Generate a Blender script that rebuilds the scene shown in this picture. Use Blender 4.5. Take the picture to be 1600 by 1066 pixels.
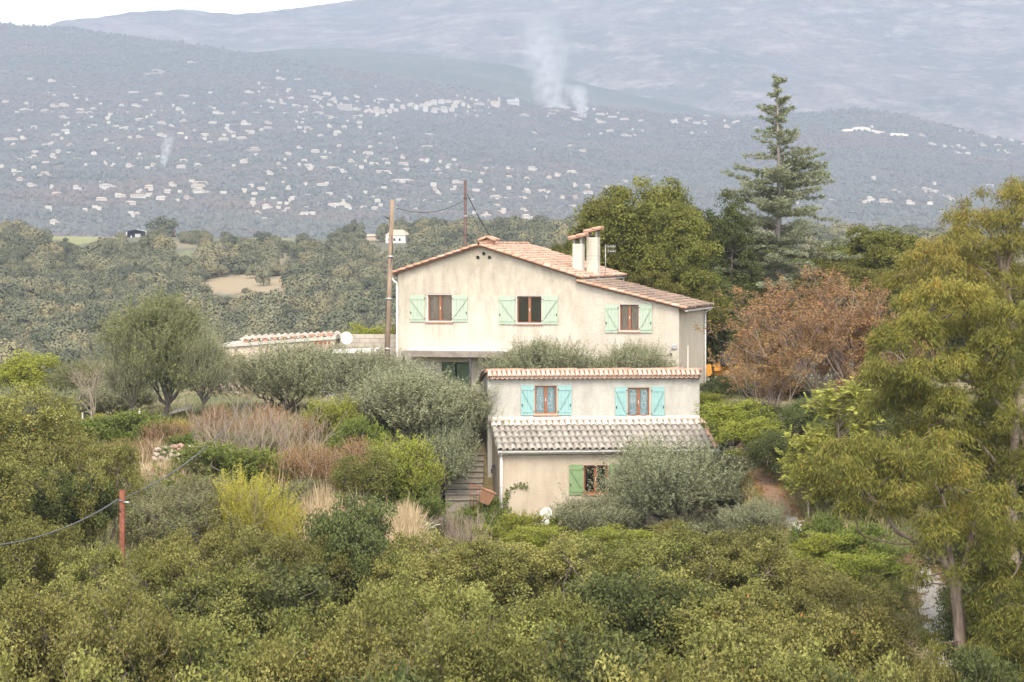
import bpy, math, random
import numpy as np
from mathutils import Vector, Matrix
for _o in list(bpy.data.objects): bpy.data.objects.remove(_o)
SC = bpy.context.scene
COL = SC.collection
PI = math.pi
R = math.radians
F, CX, H0 = 4000.0, 800.0, 380.0          # focal length in photo pixels, principal column, horizon row

# ------------------------------------------------------------------ camera, sky, sun, exposure
cam = bpy.data.cameras.new('camera'); camo = bpy.data.objects.new('camera', cam); COL.objects.link(camo)
camo.location = (0, 0, 0); camo.rotation_euler = (R(90), 0, 0)
cam.sensor_width = 36; cam.lens = 36*F/1600; cam.shift_y = -(533-H0)/1600
cam.clip_start = 1; cam.clip_end = 40000
SC.camera = camo
SUN_EL, SUN_AZ = 48, 180                    # azimuth of the sun seen from above, clockwise from +Y
w = bpy.data.worlds.new('World'); SC.world = w; w.use_nodes = True
nt = w.node_tree; bg = nt.nodes['Background']
sky = nt.nodes.new('ShaderNodeTexSky'); sky.sky_type = 'NISHITA'; sky.sun_disc = False
sky.sun_elevation = R(SUN_EL); sky.sun_rotation = R(SUN_AZ); sky.air_density = 1.0; sky.dust_density = 0.5; sky.ozone_density = 1.0
hsv = nt.nodes.new('ShaderNodeHueSaturation'); hsv.inputs['Saturation'].default_value = 0.12
nt.links.new(sky.outputs[0], hsv.inputs['Color']); nt.links.new(hsv.outputs[0], bg.inputs[0]); bg.inputs[1].default_value = 0.15
sun = bpy.data.lights.new('sun', 'SUN'); suno = bpy.data.objects.new('sun', sun); COL.objects.link(suno)
sun.energy = 1.25; sun.angle = R(28); sun.color = (1, .87, .70)
_az, _el = R(SUN_AZ), R(SUN_EL)
_d = Vector((math.sin(_az)*math.cos(_el), math.cos(_az)*math.cos(_el), math.sin(_el)))
suno.rotation_euler = _d.to_track_quat('Z', 'Y').to_euler()
SC.view_settings.view_transform = 'Standard'; SC.view_settings.look = 'None'
SC.view_settings.exposure = 2.03; SC.view_settings.gamma = 1; SC.view_settings.use_curve_mapping = False
SC.render.engine = 'CYCLES'
cy = SC.cycles
cy.max_bounces = 6; cy.diffuse_bounces = 3; cy.glossy_bounces = 2; cy.transmission_bounces = 3; cy.volume_bounces = 2; cy.transparent_max_bounces = 4
cy.use_denoising = True; cy.use_adaptive_sampling = False
cy.volume_step_rate = 2.0; cy.volume_max_steps = 128

# ------------------------------------------------------------------ helpers
def at(X, Y, D): return Vector((D*(X-CX)/F, D, -D*(Y-H0)/F))
def smooth(a, b, x):
    t = np.clip((np.asarray(x, float)-a)/(b-a), 0, 1); return t*t*(3-2*t)
def tag(o, label=None, cat=None, group=None, kind=None):
    for k, v in (('label', label), ('category', cat), ('group', group), ('kind', kind)):
        if v: o[k] = v
    return o
def thing(name, label, cat, loc=(0, 0, 0), rotz=0, group=None):
    o = bpy.data.objects.new(name, None); COL.objects.link(o); o.empty_display_size = .3
    o.location = loc; o.rotation_euler = (0, 0, rotz)
    return tag(o, label, cat, group)
def link(name, me, parent=None, loc=None, rot=None, scale=None):
    o = bpy.data.objects.new(name, me); COL.objects.link(o)
    if parent is not None: o.parent = parent
    if loc is not None: o.location = loc
    if rot is not None: o.rotation_euler = rot
    if scale is not None: o.scale = scale
    return o

class MB:
    """collects boxes, bars and tubes; build() links them as one mesh object"""
    def __init__(s): s.v = []; s.f = []; s.sm = []
    def add(s, vs, fs, smooth_=False):
        n = len(s.v); s.v += [tuple(p) for p in vs]; s.f += [tuple(i+n for i in f) for f in fs]; s.sm += [smooth_]*len(fs); return s
    def hexa(s, p):      # p: 4 bottom (ccw seen from above), 4 top
        return s.add(p, [(3, 2, 1, 0), (4, 5, 6, 7), (0, 1, 5, 4), (1, 2, 6, 5), (2, 3, 7, 6), (3, 0, 4, 7)])
    def box(s, x0, x1, y0, y1, z0, z1):
        return s.hexa([(x0, y0, z0), (x1, y0, z0), (x1, y1, z0), (x0, y1, z0), (x0, y0, z1), (x1, y0, z1), (x1, y1, z1), (x0, y1, z1)])
    def tbox(s, M, hx, hy, hz):
        p = [M @ Vector(q) for q in ((-hx, -hy, -hz), (hx, -hy, -hz), (hx, hy, -hz), (-hx, hy, -hz), (-hx, -hy, hz), (hx, -hy, hz), (hx, hy, hz), (-hx, hy, hz))]
        return s.hexa(p)
    def bar(s, a, b, w, h):      # rectangular bar from a to b
        a, b = Vector(a), Vector(b); d = b-a
        M = Matrix.Translation((a+b)/2) @ d.to_track_quat('Z', 'Y').to_matrix().to_4x4()
        return s.tbox(M, w/2, h/2, d.length/2)
    def tube(s, pts, r, n=8, cap=True):
        pts = [Vector(p) for p in pts]; rs = r if hasattr(r, '__len__') else [r]*len(pts)
        vs = []; ref = Vector((0, 0, 1))
        for i, p in enumerate(pts):
            d = (pts[min(i+1, len(pts)-1)]-pts[max(i-1, 0)]).normalized()
            if abs(d.dot(ref)) > .95: ref = Vector((1, 0, 0)) if abs(d.x) < .9 else Vector((0, 1, 0))
            a = d.cross(ref).normalized(); b = d.cross(a)
            for k in range(n):
                t = 2*PI*k/n; vs.append(p+(a*math.cos(t)+b*math.sin(t))*rs[i])
        fs = []
        for i in range(len(pts)-1):
            for k in range(n): fs.append((i*n+k, i*n+(k+1) % n, (i+1)*n+(k+1) % n, (i+1)*n+k))
        if cap: fs += [tuple(range(n))[::-1], tuple(range((len(pts)-1)*n, len(pts)*n))]
        return s.add(vs, fs, True)
    def mesh(s, name, mat):
        me = bpy.data.meshes.new(name); me.from_pydata(s.v, [], s.f)
        me.polygons.foreach_set('use_smooth', s.sm)
        mats = mat if isinstance(mat, (list, tuple)) else [mat]
        for m in mats: me.materials.append(m)
        import bmesh
        bm = bmesh.new(); bm.from_mesh(me); bmesh.ops.recalc_face_normals(bm, faces=bm.faces); bm.to_mesh(me); bm.free()
        return me
    def build(s, name, mat, parent=None, bevel=0, **k):
        o = link(name, s.mesh(name, mat), parent, **k)
        if bevel:
            b = o.modifiers.new('bevel', 'BEVEL'); b.width = bevel; b.segments = 1; b.limit_method = 'ANGLE'
        return o

def np_mesh(name, V, Q, mat, tint=None, smooth_=False, extra=None):
    """V (n,3), Q (m,4) or (m,3)"""
    me = bpy.data.meshes.new(name); V = np.asarray(V, np.float32); Q = np.asarray(Q, np.int32); k = Q.shape[1]
    me.vertices.add(len(V)); me.vertices.foreach_set('co', V.ravel())
    me.loops.add(Q.size); me.loops.foreach_set('vertex_index', Q.ravel())
    me.polygons.add(len(Q)); me.polygons.foreach_set('loop_start', np.arange(len(Q), dtype=np.int32)*k)
    me.polygons.foreach_set('use_smooth', np.full(len(Q), smooth_))
    if tint is not None:
        a = me.attributes.new('tint', 'FLOAT', 'POINT'); a.data.foreach_set('value', np.asarray(tint, np.float32).ravel())
    for n_, arr in (extra or {}).items():
        a = me.attributes.new(n_, 'FLOAT', 'POINT'); a.data.foreach_set('value', np.asarray(arr, np.float32).ravel())
    for m in (mat if isinstance(mat, (list, tuple)) else [mat]): me.materials.append(m)
    me.update(calc_edges=True); me.validate()
    return me

# ------------------------------------------------------------------ materials
def new_mat(name):
    m = bpy.data.materials.new(name); m.use_nodes = True; return m, m.node_tree, m.node_tree.nodes['Principled BSDF']
def N(nt, t, **k):
    n = nt.nodes.new('ShaderNode'+t)
    for a, v in k.items():
        if a.startswith('i_'): n.inputs[int(a[2:]) if a[2:].isdigit() else a[2:].replace('_', ' ')].default_value = v
        else: setattr(n, a, v)
    return n
def ramp(nt, src, stops, interp='LINEAR'):
    r = N(nt, 'ValToRGB'); r.color_ramp.interpolation = interp
    e = r.color_ramp.elements
    while len(e) < len(stops): e.new(.5)
    for el, (p, c) in zip(e, stops): el.position = p; el.color = (*c, 1) if len(c) == 3 else c
    nt.links.new(src, r.inputs[0]); return r.outputs[0]
def noise(nt, vec, scale, detail=4, rough=.6, sc3=None):
    if sc3 is not None:
        mp = N(nt, 'Mapping'); mp.inputs['Scale'].default_value = sc3; nt.links.new(vec, mp.inputs[0]); vec = mp.outputs[0]
    n = N(nt, 'TexNoise'); n.inputs['Scale'].default_value = scale; n.inputs['Detail'].default_value = detail; n.inputs['Roughness'].default_value = rough
    nt.links.new(vec, n.inputs['Vector']); return n.outputs[0]
def mix(nt, fac, a, b, mode='MIX'):
    n = N(nt, 'Mix', data_type='RGBA', blend_type=mode)
    for sock, v in ((n.inputs[0], fac), (n.inputs[6], a), (n.inputs[7], b)):
        if isinstance(v, (int, float)): sock.default_value = v
        elif isinstance(v, tuple): sock.default_value = (*v, 1)
        else: nt.links.new(v, sock)
    return n.outputs[2]
def math_(nt, op, a, b=0.0, clamp=False):
    n = N(nt, 'Math', operation=op, use_clamp=clamp)
    for s, v in ((n.inputs[0], a), (n.inputs[1], b)):
        if isinstance(v, (int, float)): s.default_value = v
        else: nt.links.new(v, s)
    return n.outputs[0]
def bump(nt, bs, h, strength=.4, dist=.02):
    b = N(nt, 'Bump'); b.inputs['Strength'].default_value = strength; b.inputs['Distance'].default_value = dist
    nt.links.new(h, b.inputs['Height']); nt.links.new(b.outputs[0], bs.inputs['Normal'])
def coords(nt, kind='Object'): return N(nt, 'TexCoord').outputs[kind]
def position(nt): return N(nt, 'NewGeometry').outputs['Position']

def plain(name, c, rough=.6, var=.15, scale=6, metal=0):
    """one paint or stuff with slight uneven wear"""
    m, nt, b = new_mat(name)
    v = noise(nt, position(nt), scale, 5)
    d = tuple(x*(1-var) for x in c); l = tuple(min(1, x*(1+var)) for x in c)
    nt.links.new(ramp(nt, v, [(.3, d), (.7, l)]), b.inputs['Base Color'])
    b.inputs['Roughness'].default_value = rough; b.inputs['Metallic'].default_value = metal
    return m
def objvar(name, stops, rough=.75, grime=.35, gcol=(.12, .10, .08), gscale=5):
    """colour picked per object, with blotches of grime: tiles, stones, blocks"""
    m, nt, b = new_mat(name)
    rnd = N(nt, 'ObjectInfo').outputs['Random']
    c = ramp(nt, rnd, stops)
    n = noise(nt, position(nt), gscale, 6, .65)
    f = ramp(nt, n, [(.45, (0, 0, 0)), (.75, (grime, grime, grime))])
    nt.links.new(mix(nt, f, c, gcol), b.inputs['Base Color']); b.inputs['Roughness'].default_value = rough
    bump(nt, b, noise(nt, position(nt), 30, 3), .3, .01)
    return m
def stucco(name, c, stain=(.36, .30, .20), amount=.6, zr=(3.5, 7.3), drips=(), fine=.05):
    """rough render with vertical rain streaks that start below the roof edge, and faint blotches"""
    m, nt, b = new_mat(name)
    o = coords(nt)
    big = noise(nt, o, .7, 5, .6)
    base = ramp(nt, big, [(.3, tuple(x*.9 for x in c)), (.7, tuple(min(1, x*1.05) for x in c))])
    st = noise(nt, o, 1.0, 8, .74, (1.7, 1.7, .55))
    sep = N(nt, 'SeparateXYZ'); nt.links.new(o, sep.inputs[0])
    mr = N(nt, 'MapRange'); nt.links.new(sep.outputs[2], mr.inputs[0]); mr.inputs[1].default_value = zr[0]; mr.inputs[2].default_value = zr[1]
    wv = math_(nt, 'MULTIPLY_ADD', mr.outputs[0], .34); wv.node.inputs[2].default_value = 0
    f = ramp(nt, math_(nt, 'ADD', st, wv), [(.50, (0, 0, 0)), (.82, (amount,)*3)])
    c1 = mix(nt, f, base, stain)
    pale = ramp(nt, noise(nt, o, 2.2, 8, .75), [(.55, (0, 0, 0)), (.75, (.5, .5, .5))])
    for (u0, u1, zs) in drips:      # dirty run-off below a sill
        cx_, hw = (u0+u1)/2, (u1-u0)/2+.12
        a = math_(nt, 'LESS_THAN', math_(nt, 'ABSOLUTE', math_(nt, 'SUBTRACT', sep.outputs[0], cx_)), hw)
        below = math_(nt, 'SUBTRACT', zs, sep.outputs[2]); on = math_(nt, 'GREATER_THAN', below, 0.0); fade = math_(nt, 'SUBTRACT', 1.0, math_(nt, 'MULTIPLY', below, .75), True)
        dn = ramp(nt, noise(nt, o, 1.0, 6, .7, (7.5, 7.5, .5)), [(.46, (0, 0, 0)), (.70, (.75, .75, .75))])
        c1 = mix(nt, math_(nt, 'MULTIPLY', math_(nt, 'MULTIPLY', a, on), math_(nt, 'MULTIPLY', fade, dn)), c1, stain)
    c2 = mix(nt, pale, c1, tuple(min(1, x*1.1+.03) for x in c))
    nt.links.new(c2, b.inputs['Base Color']); b.inputs['Roughness'].default_value = .92; b.inputs['Specular IOR Level'].default_value = .2
    bump(nt, b, noise(nt, o, 14, 5, .7), .5, fine)
    return m
def leafmat(name, stops, transl=.32, var=.18, rough=.6, spec=.10):
    """leaf colours by the tint attribute, shifted a little per plant"""
    m, nt, b = new_mat(name)
    a = N(nt, 'Attribute', attribute_name='tint')
    c = ramp(nt, a.outputs['Fac'], stops)
    rnd = N(nt, 'ObjectInfo').outputs['Random']
    h = N(nt, 'HueSaturation')
    mr = N(nt, 'MapRange'); nt.links.new(rnd, mr.inputs[0]); mr.inputs[3].default_value = 1-var; mr.inputs[4].default_value = 1+var
    nt.links.new(mr.outputs[0], h.inputs['Value'])
    mr2 = N(nt, 'MapRange'); nt.links.new(math_(nt, 'FRACT', math_(nt, 'MULTIPLY', rnd, 7.3)), mr2.inputs[0]); mr2.inputs[3].default_value = .5-var*.07; mr2.inputs[4].default_value = .5+var*.07
    nt.links.new(mr2.outputs[0], h.inputs['Hue']); nt.links.new(c, h.inputs['Color'])
    nt.links.new(h.outputs[0], b.inputs['Base Color']); b.inputs['Roughness'].default_value = rough; b.inputs['Specular IOR Level'].default_value = spec
    if transl:
        t = N(nt, 'BsdfTranslucent'); nt.links.new(h.outputs[0], t.inputs[0])
        mx = N(nt, 'MixShader'); mx.inputs[0].default_value = transl
        nt.links.new(b.outputs[0], mx.inputs[1]); nt.links.new(t.outputs[0], mx.inputs[2])
        nt.links.new(mx.outputs[0], nt.nodes['Material Output'].inputs[0])
    return m
def barkmat(name, a, b_, scale=3):
    m, nt, b = new_mat(name)
    n = noise(nt, coords(nt), scale, 6, .65, (3, 3, .6))
    nt.links.new(ramp(nt, n, [(.35, a), (.65, b_)]), b.inputs['Base Color']); b.inputs['Roughness'].default_value = .9
    bump(nt, b, n, .5, .03); return m
# ------------------------------------------------------------------ the lie of the land
_yb = [0, 5, 20, 35, 50, 60, 68, 76, 84, 88, 95, 100, 105, 112, 125, 140, 160, 190, 230, 280, 340, 420]
_zb = [-2, -3, -11, -19, -18.5, -16, -13.6, -11.8, -10.4, -9.8, -8.7, -8, -7.5, -7.1, -6.8, -7.6, -10, -17, -26, -33, -36, -34]
_rng = np.random.default_rng(4)
def fbm(x, y, sc, octv=4, seed=0):
    """smooth sum of sines: rolling unevenness"""
    r = np.random.default_rng(seed); o = 0; a = 1
    for k in range(octv):
        t = r.uniform(0, 6.28, 6); an = r.uniform(0, 6.28, 3)
        for j in range(3):
            o = o+a*np.sin((x*np.cos(an[j])+y*np.sin(an[j]))*(1.9**k)/sc+t[j])/3
        a *= .55
    return o
def ground_z(x, y):
    x = np.asarray(x, float); y = np.asarray(y, float)
    z = np.interp(y, _yb, _zb)
    z = z+.18*fbm(x, y, 2.2, 4, 1)*smooth(30, 60, y)+.5*fbm(x, y, 9, 3, 2)*(1-smooth(84, 92, y))
    z = z-2.2*smooth(-14, -26, x)*smooth(90, 104, y)                   # the terrace falls away to one side
    yard = np.interp(y, [80, 88, 95, 100], [-12.6, -11.7, -11.3, -11.05])
    wx = smooth(-3.6, -2.4, x)*(1-smooth(7.6, 9.0, x)); wy = smooth(79, 88, y)*(1-smooth(101, 105, y))
    z = z*(1-wx*wy)+yard*wx*wy
    return z
def gz(x, y): return float(ground_z(x, y))

_DM = np.array([300, 400, 430, 470, 520, 560, 600, 640, 680, 720, 760, 800, 830, 900, 1000, 1200, 1700, 2400.])
_YM = np.array([780, 690, 640, 580, 520, 482, 448, 422, 402, 388, 378, 371, 372, 392, 425, 470, 480, 440.])
def mid_z(x, y):
    X = CX+F*np.asarray(x)/np.maximum(y, 1)
    Yp = np.interp(y, _DM, _YM)
    z = y*(H0-Yp)/F
    z = z+3.2*fbm(x, y, 70, 4, 5)+.6*fbm(x, y, 18, 3, 6)
    return z - 3.0*smooth(900, 1500, X)*smooth(700, 800, y)

_XA = [-900, -200, 0, 100, 200, 420, 600, 750, 830, 1000, 1150, 1250, 1340, 1420, 1500, 1600, 1800, 2500]
_YA = [60, 20, 36, 42, 55, 86, 118, 142, 160, 176, 186, 180, 170, 182, 205, 225, 235, 240]
_XB = [-900, -200, 0, 65, 100, 160, 200, 250, 290, 330, 370, 420, 470, 560, 700, 900, 1200, 1600, 2500]
_YB = [140, 95, 58, 42, 31, 26, 19, 16, 14, 19, 22, 17, 10, -2, -40, -80, -120, -140, -100]
def shape_far(X, D):
    Yc = np.interp(X, _XA, _YA); Dc = np.interp(X, [0, 800, 1300, 1600], [5400, 4900, 4700, 4700])
    t = np.clip((D-2400)/(Dc-2400), 0, 1)
    Yp = 375+(Yc-375)*(t**.88)
    z = D*(H0-Yp)/F
    zc = Dc*(H0-Yc)/F
    over = np.maximum(D-Dc, 0)
    z = np.where(D > Dc, zc-over*.10-(over/350)**2*6, z)
    x = D*(X-CX)/F
    e = smooth(2500, 3300, D)*(1-smooth(Dc-500, Dc, D)*.75)
    return z+e*(13*fbm(x, D, 300, 4, 8)+4*fbm(x, D, 70, 3, 9))+2.2*fbm(x, D, 28, 3, 10)
def shape_mount(X, D):
    Yc = np.interp(X, _XB, _YB); Dc = np.interp(X, [0, 400, 900, 1600], [7600, 7900, 8700, 9000])
    t = np.clip((D-5300)/(Dc-5300), 0, 1)
    zc = Dc*(H0-Yc)/F
    z = 60+(zc-60)*(t**.95); over = np.maximum(D-Dc, 0)
    z = np.where(D > Dc, zc-over*.3, z)
    x = D*(X-CX)/F
    e = smooth(5300, 6000, D)*(1-smooth(Dc-500, Dc-50, D)*.93)
    rid = 1-np.abs(fbm(x, D, 420, 4, 14))
    return z+e*(60*rid-40+24*fbm(x, D, 330, 4, 12)+6*fbm(x, D, 75, 3, 13))

def grid_mesh(name, xs2, ys2, zs2, mat, tint=None, extra=None):
    ny, nx = zs2.shape
    V = np.stack([xs2.ravel(), ys2.ravel(), zs2.ravel()], 1)
    i = np.arange((ny-1)*(nx-1)); r_, c_ = i//(nx-1), i % (nx-1); a = r_*nx+c_
    return np_mesh(name, V, np.stack([a, a+1, a+nx+1, a+nx], 1), mat, tint, True, extra)

# ground colours
m_ground, nt, b = new_mat('ground'); p = position(nt)
c = ramp(nt, noise(nt, p, .35, 6, .65), [(.30, (.075, .085, .03)), (.46, (.13, .13, .05)), (.58, (.22, .17, .085)), (.72, (.30, .23, .13))])
nt.links.new(mix(nt, ramp(nt, noise(nt, p, 3.5, 5, .7), [(.4, (0, 0, 0)), (.7, (.6, .6, .6))]), c, (.06, .07, .025)), b.inputs['Base Color'])
b.inputs['Roughness'].default_value = 1; bump(nt, b, noise(nt, p, 6, 6, .7), .8, .1)
xs = np.concatenate([np.linspace(-150, -26, 32)[:-1], np.linspace(-26, 26, 131), np.linspace(26, 150, 32)[1:]])
ys = np.concatenate([np.linspace(-40, 40, 30)[:-1], np.linspace(40, 125, 190), np.linspace(125, 420, 50)[1:]])
XX, YY = np.meshgrid(xs, ys)
ground = tag(link('ground', grid_mesh('ground', XX, YY, ground_z(XX, YY), m_ground)), kind='structure')

# the valley side: scrub with worn clearings of dry earth and one of grass
CLEAR = [(388, 446, 80, 19, 1), (440, 404, 100, 9, .3), (335, 402, 40, 10, .3), (125, 369, 66, 15, -.8), (90, 350, 80, 7, -.6), (430, 364, 115, 12, -.5), (300, 400, 40, 8, -.5), (290, 382, 35, 6, .5), (462, 415, 60, 8, .3), (560, 398, 70, 5, .4)]
def clear_at(X, Y):
    m = np.zeros_like(X)
    for (cx, cy_, rx, ry, v) in CLEAR:
        d = ((X-cx)/rx)**2+((Y-cy_)/ry)**2+.25*np.sin(X*.11+cy_)+.2*np.sin(X*.23+Y*.3)
        wgt = 1-smooth(.6, 1.05, d); m = np.where(np.abs(v)*wgt > np.abs(m), v*wgt, m)
    return m
m_mid, nt, b = new_mat('valley_hill'); p = position(nt)
c = ramp(nt, noise(nt, p, .05, 7, .65), [(.3, (.05, .06, .035)), (.5, (.10, .10, .055)), (.7, (.16, .135, .08))])
a = N(nt, 'Attribute', attribute_name='tint').outputs['Fac']
dry = mix(nt, noise(nt, p, .25, 6, .7), (.33, .235, .14), (.22, .19, .11))
c = mix(nt, math_(nt, 'MAXIMUM', a, 0.0, True), c, dry)
c = mix(nt, math_(nt, 'MULTIPLY', a, -1.0, True), c, (.22, .22, .09))
nt.links.new(c, b.inputs['Base Color']); b.inputs['Roughness'].default_value = 1
xr = np.linspace(-1100, 2700, 260); dr = np.concatenate([np.linspace(300, 860, 120), np.linspace(880, 2500, 30)])
XG, DG = np.meshgrid(xr, dr); xg = DG*(XG-CX)/F; zg = mid_z(xg, DG)
tag(link('valley_hill', grid_mesh('valley_hill', xg, DG, zg, m_mid, clear_at(XG, H0-zg/DG*F).ravel())), kind='structure')

def hillmat(name, stops, rocks=None, sc=.0016, rock_sc=(.0022, .0022, .012), lim=(.56, .66), speck=.05, dark=(.05, .06, .05)):
    m, nt, b = new_mat(name); p = position(nt)
    c = ramp(nt, noise(nt, p, sc, 9, .68), stops)
    s = ramp(nt, noise(nt, p, speck, 6, .75), [(.42, (0, 0, 0)), (.62, (.75, .75, .75))])
    c = mix(nt, s, c, dark)
    if rocks:
        rk = ramp(nt, noise(nt, p, 1.0, 9, .72, rock_sc), [(lim[0], (0, 0, 0)), (lim[1], (.5, .5, .5))])
        c = mix(nt, rk, c, rocks)
    nt.links.new(c, b.inputs['Base Color']); b.inputs['Roughness'].default_value = 1; b.inputs['Specular IOR Level'].default_value = 0
    bump(nt, b, noise(nt, p, speck*.8, 5, .7), .9, 6)
    return m
m_ridge = hillmat('wooded_ridge', [(.35, (.075, .095, .07)), (.5, (.11, .125, .09)), (.62, (.16, .15, .12))], sc=.003)
m_far = hillmat('village_hill', [(.35, (.075, .085, .062)), (.5, (.11, .105, .08)), (.62, (.17, .135, .12))], sc=.004)
m_mount = hillmat('mountain', sc=.0034, stops=[(.34, (.075, .092, .08)), (.5, (.17, .148, .135)), (.66, (.28, .235, .215))], rocks=(.50, .45, .41), rock_sc=(.012, .012, .018), lim=(.50, .66))
def far_sheet(name, fn, D0, D1, nd, mat):
    X2, D2 = np.meshgrid(np.linspace(-900, 2500, 340), np.linspace(D0, D1, nd))
    z = fn(X2, D2); return tag(link(name, grid_mesh(name, D2*(X2-CX)/F, D2, z, mat)), kind='structure')
far_sheet('village_hill', shape_far, 2350, 6300, 180, m_far)
def shape_ridge(X, D):
    Yc = np.interp(X, [-900, 250, 350, 440, 560, 700, 800, 900, 1000, 1100, 1300, 2500], [160, 110, 92, 81, 79, 87, 101, 126, 150, 172, 215, 300]); Dc = 6100
    zc = Dc*(H0-Yc)/F; t = np.clip((D-5000)/(Dc-5000), 0, 1); x = D*(X-CX)/F
    z = np.where(D > Dc, zc-(D-Dc)*.35, zc-150*(1-t)**1.2); return z+5*fbm(x, D, 160, 4, 31)+2.5*fbm(x, D, 30, 3, 32)
far_sheet('wooded_ridge', shape_ridge, 5000, 6800, 110, m_ridge)
far_sheet('mountain', shape_mount, 5300, 9400, 150, m_mount)
_ds = np.linspace(2400, 5400, 1501)
def far_hit(X, Y):
    """where the ray through a photo pixel meets the village hill"""
    z = shape_far(np.full_like(_ds, X), _ds); Yp = H0-z/_ds*F
    i = np.argmax(Yp <= Y)
    if Yp[i] > Y: i = len(_ds)-1
    return Vector((_ds[i]*(X-CX)/F, _ds[i], z[i]))
_dn = np.linspace(45, 160, 1151)
def near_hit(X, Y):
    z = ground_z(_dn*(X-CX)/F, _dn); Yp = H0-z/_dn*F
    k = np.nonzero(Yp <= Y)[0]; i = k[0] if len(k) else len(_dn)-1
    return Vector((_dn[i]*(X-CX)/F, _dn[i], z[i]))
_dm = np.linspace(420, 860, 881)
def mid_hit(X, Y):
    z = mid_z(_dm*(X-CX)/F, _dm); Yp = H0-z/_dm*F
    k = np.nonzero(Yp <= Y)[0]; i = k[0] if len(k) else int(np.argmin(Yp))
    return Vector((_dm[i]*(X-CX)/F, _dm[i], z[i]))

# the stony track that climbs past the house
m_path, nt, b = new_mat('path'); p = position(nt)
g = ramp(nt, noise(nt, p, 9, 6, .75), [(.35, (.24, .22, .19)), (.55, (.42, .40, .36)), (.8, (.20, .155, .115))])
l = ramp(nt, noise(nt, p, 14, 5, .7), [(.35, (.16, .09, .05)), (.65, (.28, .17, .10))])
gv = math_(nt, 'ADD', N(nt, 'Attribute', attribute_name='tint').outputs['Fac'], math_(nt, 'SUBTRACT', noise(nt, p, 1.1, 5, .65), .5))
nt.links.new(mix(nt, ramp(nt, gv, [(.36, (0, 0, 0)), (.62, (1, 1, 1))]), l, g), b.inputs['Base Color'])
b.inputs['Roughness'].default_value = 1; bump(nt, b, noise(nt, p, 12, 5, .7), 1, .08)
PATH = [(1150, 690, .5), (1172, 715, .6), (1198, 752, .75), (1220, 790, .8), (1245, 838, .75), (1310, 858, .7), (1405, 862, .8), (1446, 900, 1.0), (1468, 950, 1.05), (1482, 1010, 1.05), (1490, 1060, 1.0)]
pp = [near_hit(X, Y) for X, Y, _ in PATH]; cv = []
for i in range(len(pp)-1):
    for k in range(8): cv.append((pp[i].lerp(pp[i+1], k/8), PATH[i][2]*(1-k/8)+PATH[i+1][2]*k/8))
cv = [(sum((cv[min(max(i+j, 0), len(cv)-1)][0] for j in range(-5, 6)), Vector())/11, cv[i][1]) for i in range(len(cv))]
PATH_C = np.array([(c_.x, c_.y) for c_, _ in cv])
pv, pw = [], 9
for i, (c_, wd) in enumerate(cv):
    t = (cv[min(i+1, len(cv)-1)][0]-cv[max(i-1, 0)][0]); t.z = 0; t.normalize(); s_ = Vector((t.y, -t.x, 0))
    for k in range(pw):
        e = (k/(pw-1)-.5)*2*wd*(1+.18*math.sin(i*1.3+k)); q = c_+s_*e; pv.append((q.x, q.y, gz(q.x, q.y)+.05-.22*(abs(k/(pw-1)-.5)*2)**2+.04*math.sin(i*2.1+k*1.7)))
ptint = [float(max(np.exp(-((q[1]-87.5)/2.2)**2)*.75, smooth(84, 81, q[1]))) for q in pv]
nr = len(cv); ii = np.arange((nr-1)*(pw-1)); aa = ii//(pw-1)*pw+ii % (pw-1)
tag(link('path', np_mesh('path', pv, np.stack([aa, aa+1, aa+pw+1, aa+pw], 1), m_path, ptint, True)), kind='structure')
# ------------------------------------------------------------------ building materials
m_wing = stucco('pale_rough_render', (.475, .43, .36), (.30, .235, .18), .5, (2.0, 9.0), fine=.14)
m_wside = stucco('side_render', (.50, .435, .34), (.28, .235, .175), .5, (2.0, 8.0))
m_white = stucco('whitish_render', (.405, .39, .35), (.25, .235, .205), .75, (3.0, 9.0), fine=.06)
m_beige = stucco('beige_render', (.435, .37, .285), (.28, .21, .145), .6, (1.0, 6.0))
m_grey_wall = stucco('grey_damp_render', (.34, .32, .28), (.14, .135, .115), .85, (2.0, 6.5))
m_annex = stucco('pinkish_render', (.47, .39, .31), (.30, .25, .18), .5, (2.0, 5.0))
m_mint = plain('mint_paint', (.31, .375, .285), .55, .08); m_turq = plain('turquoise_paint', (.205, .345, .335), .55, .08)
m_leafgreen = plain('leaf_green_paint', (.17, .255, .115), .55, .08); m_darkgreen = plain('dark_green_paint', (.07, .11, .055), .6, .1)
m_frame = plain('varnished_wood', (.22, .075, .028), .45, .25, 20); m_pvc = plain('white_paint', (.60, .585, .555), .5, .06)
m_iron = plain('dark_iron', (.03, .03, .03), .6, .3); m_sill = plain('terracotta_sill', (.32, .17, .11), .8, .2)
m_dark = plain('opening_shade', (.015, .014, .013), .9, .3); m_conc = plain('concrete', (.20, .17, .145), .95, .25, 3)  # near-black colour paints in the unlit depth of openings
m_lead = plain('zinc_flashing', (.30, .31, .33), .5, .15); m_steel = plain('galvanised_steel', (.42, .42, .42), .4, .2, 15, .6)
m_tile = objvar('terracotta_tile', [(0, (.36, .185, .12)), (.3, (.42, .225, .145)), (.6, (.45, .27, .185)), (.85, (.33, .19, .13)), (1, (.50, .36, .27))], .8, .5, (.27, .21, .16))
m_greytile = objvar('lichened_tile', [(0, (.245, .222, .19)), (.4, (.29, .262, .225)), (.7, (.33, .30, .26)), (1, (.27, .235, .195))], .9, .5, (.16, .145, .13), 9)
m_whitetile = objvar('limewashed_tile', [(0, (.50, .435, .37)), (.5, (.58, .53, .47)), (1, (.50, .40, .32))], .85, .4, (.38, .28, .21), 6)
m_bed = plain('tile_bed', (.20, .12, .08), .95, .3)
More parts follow.
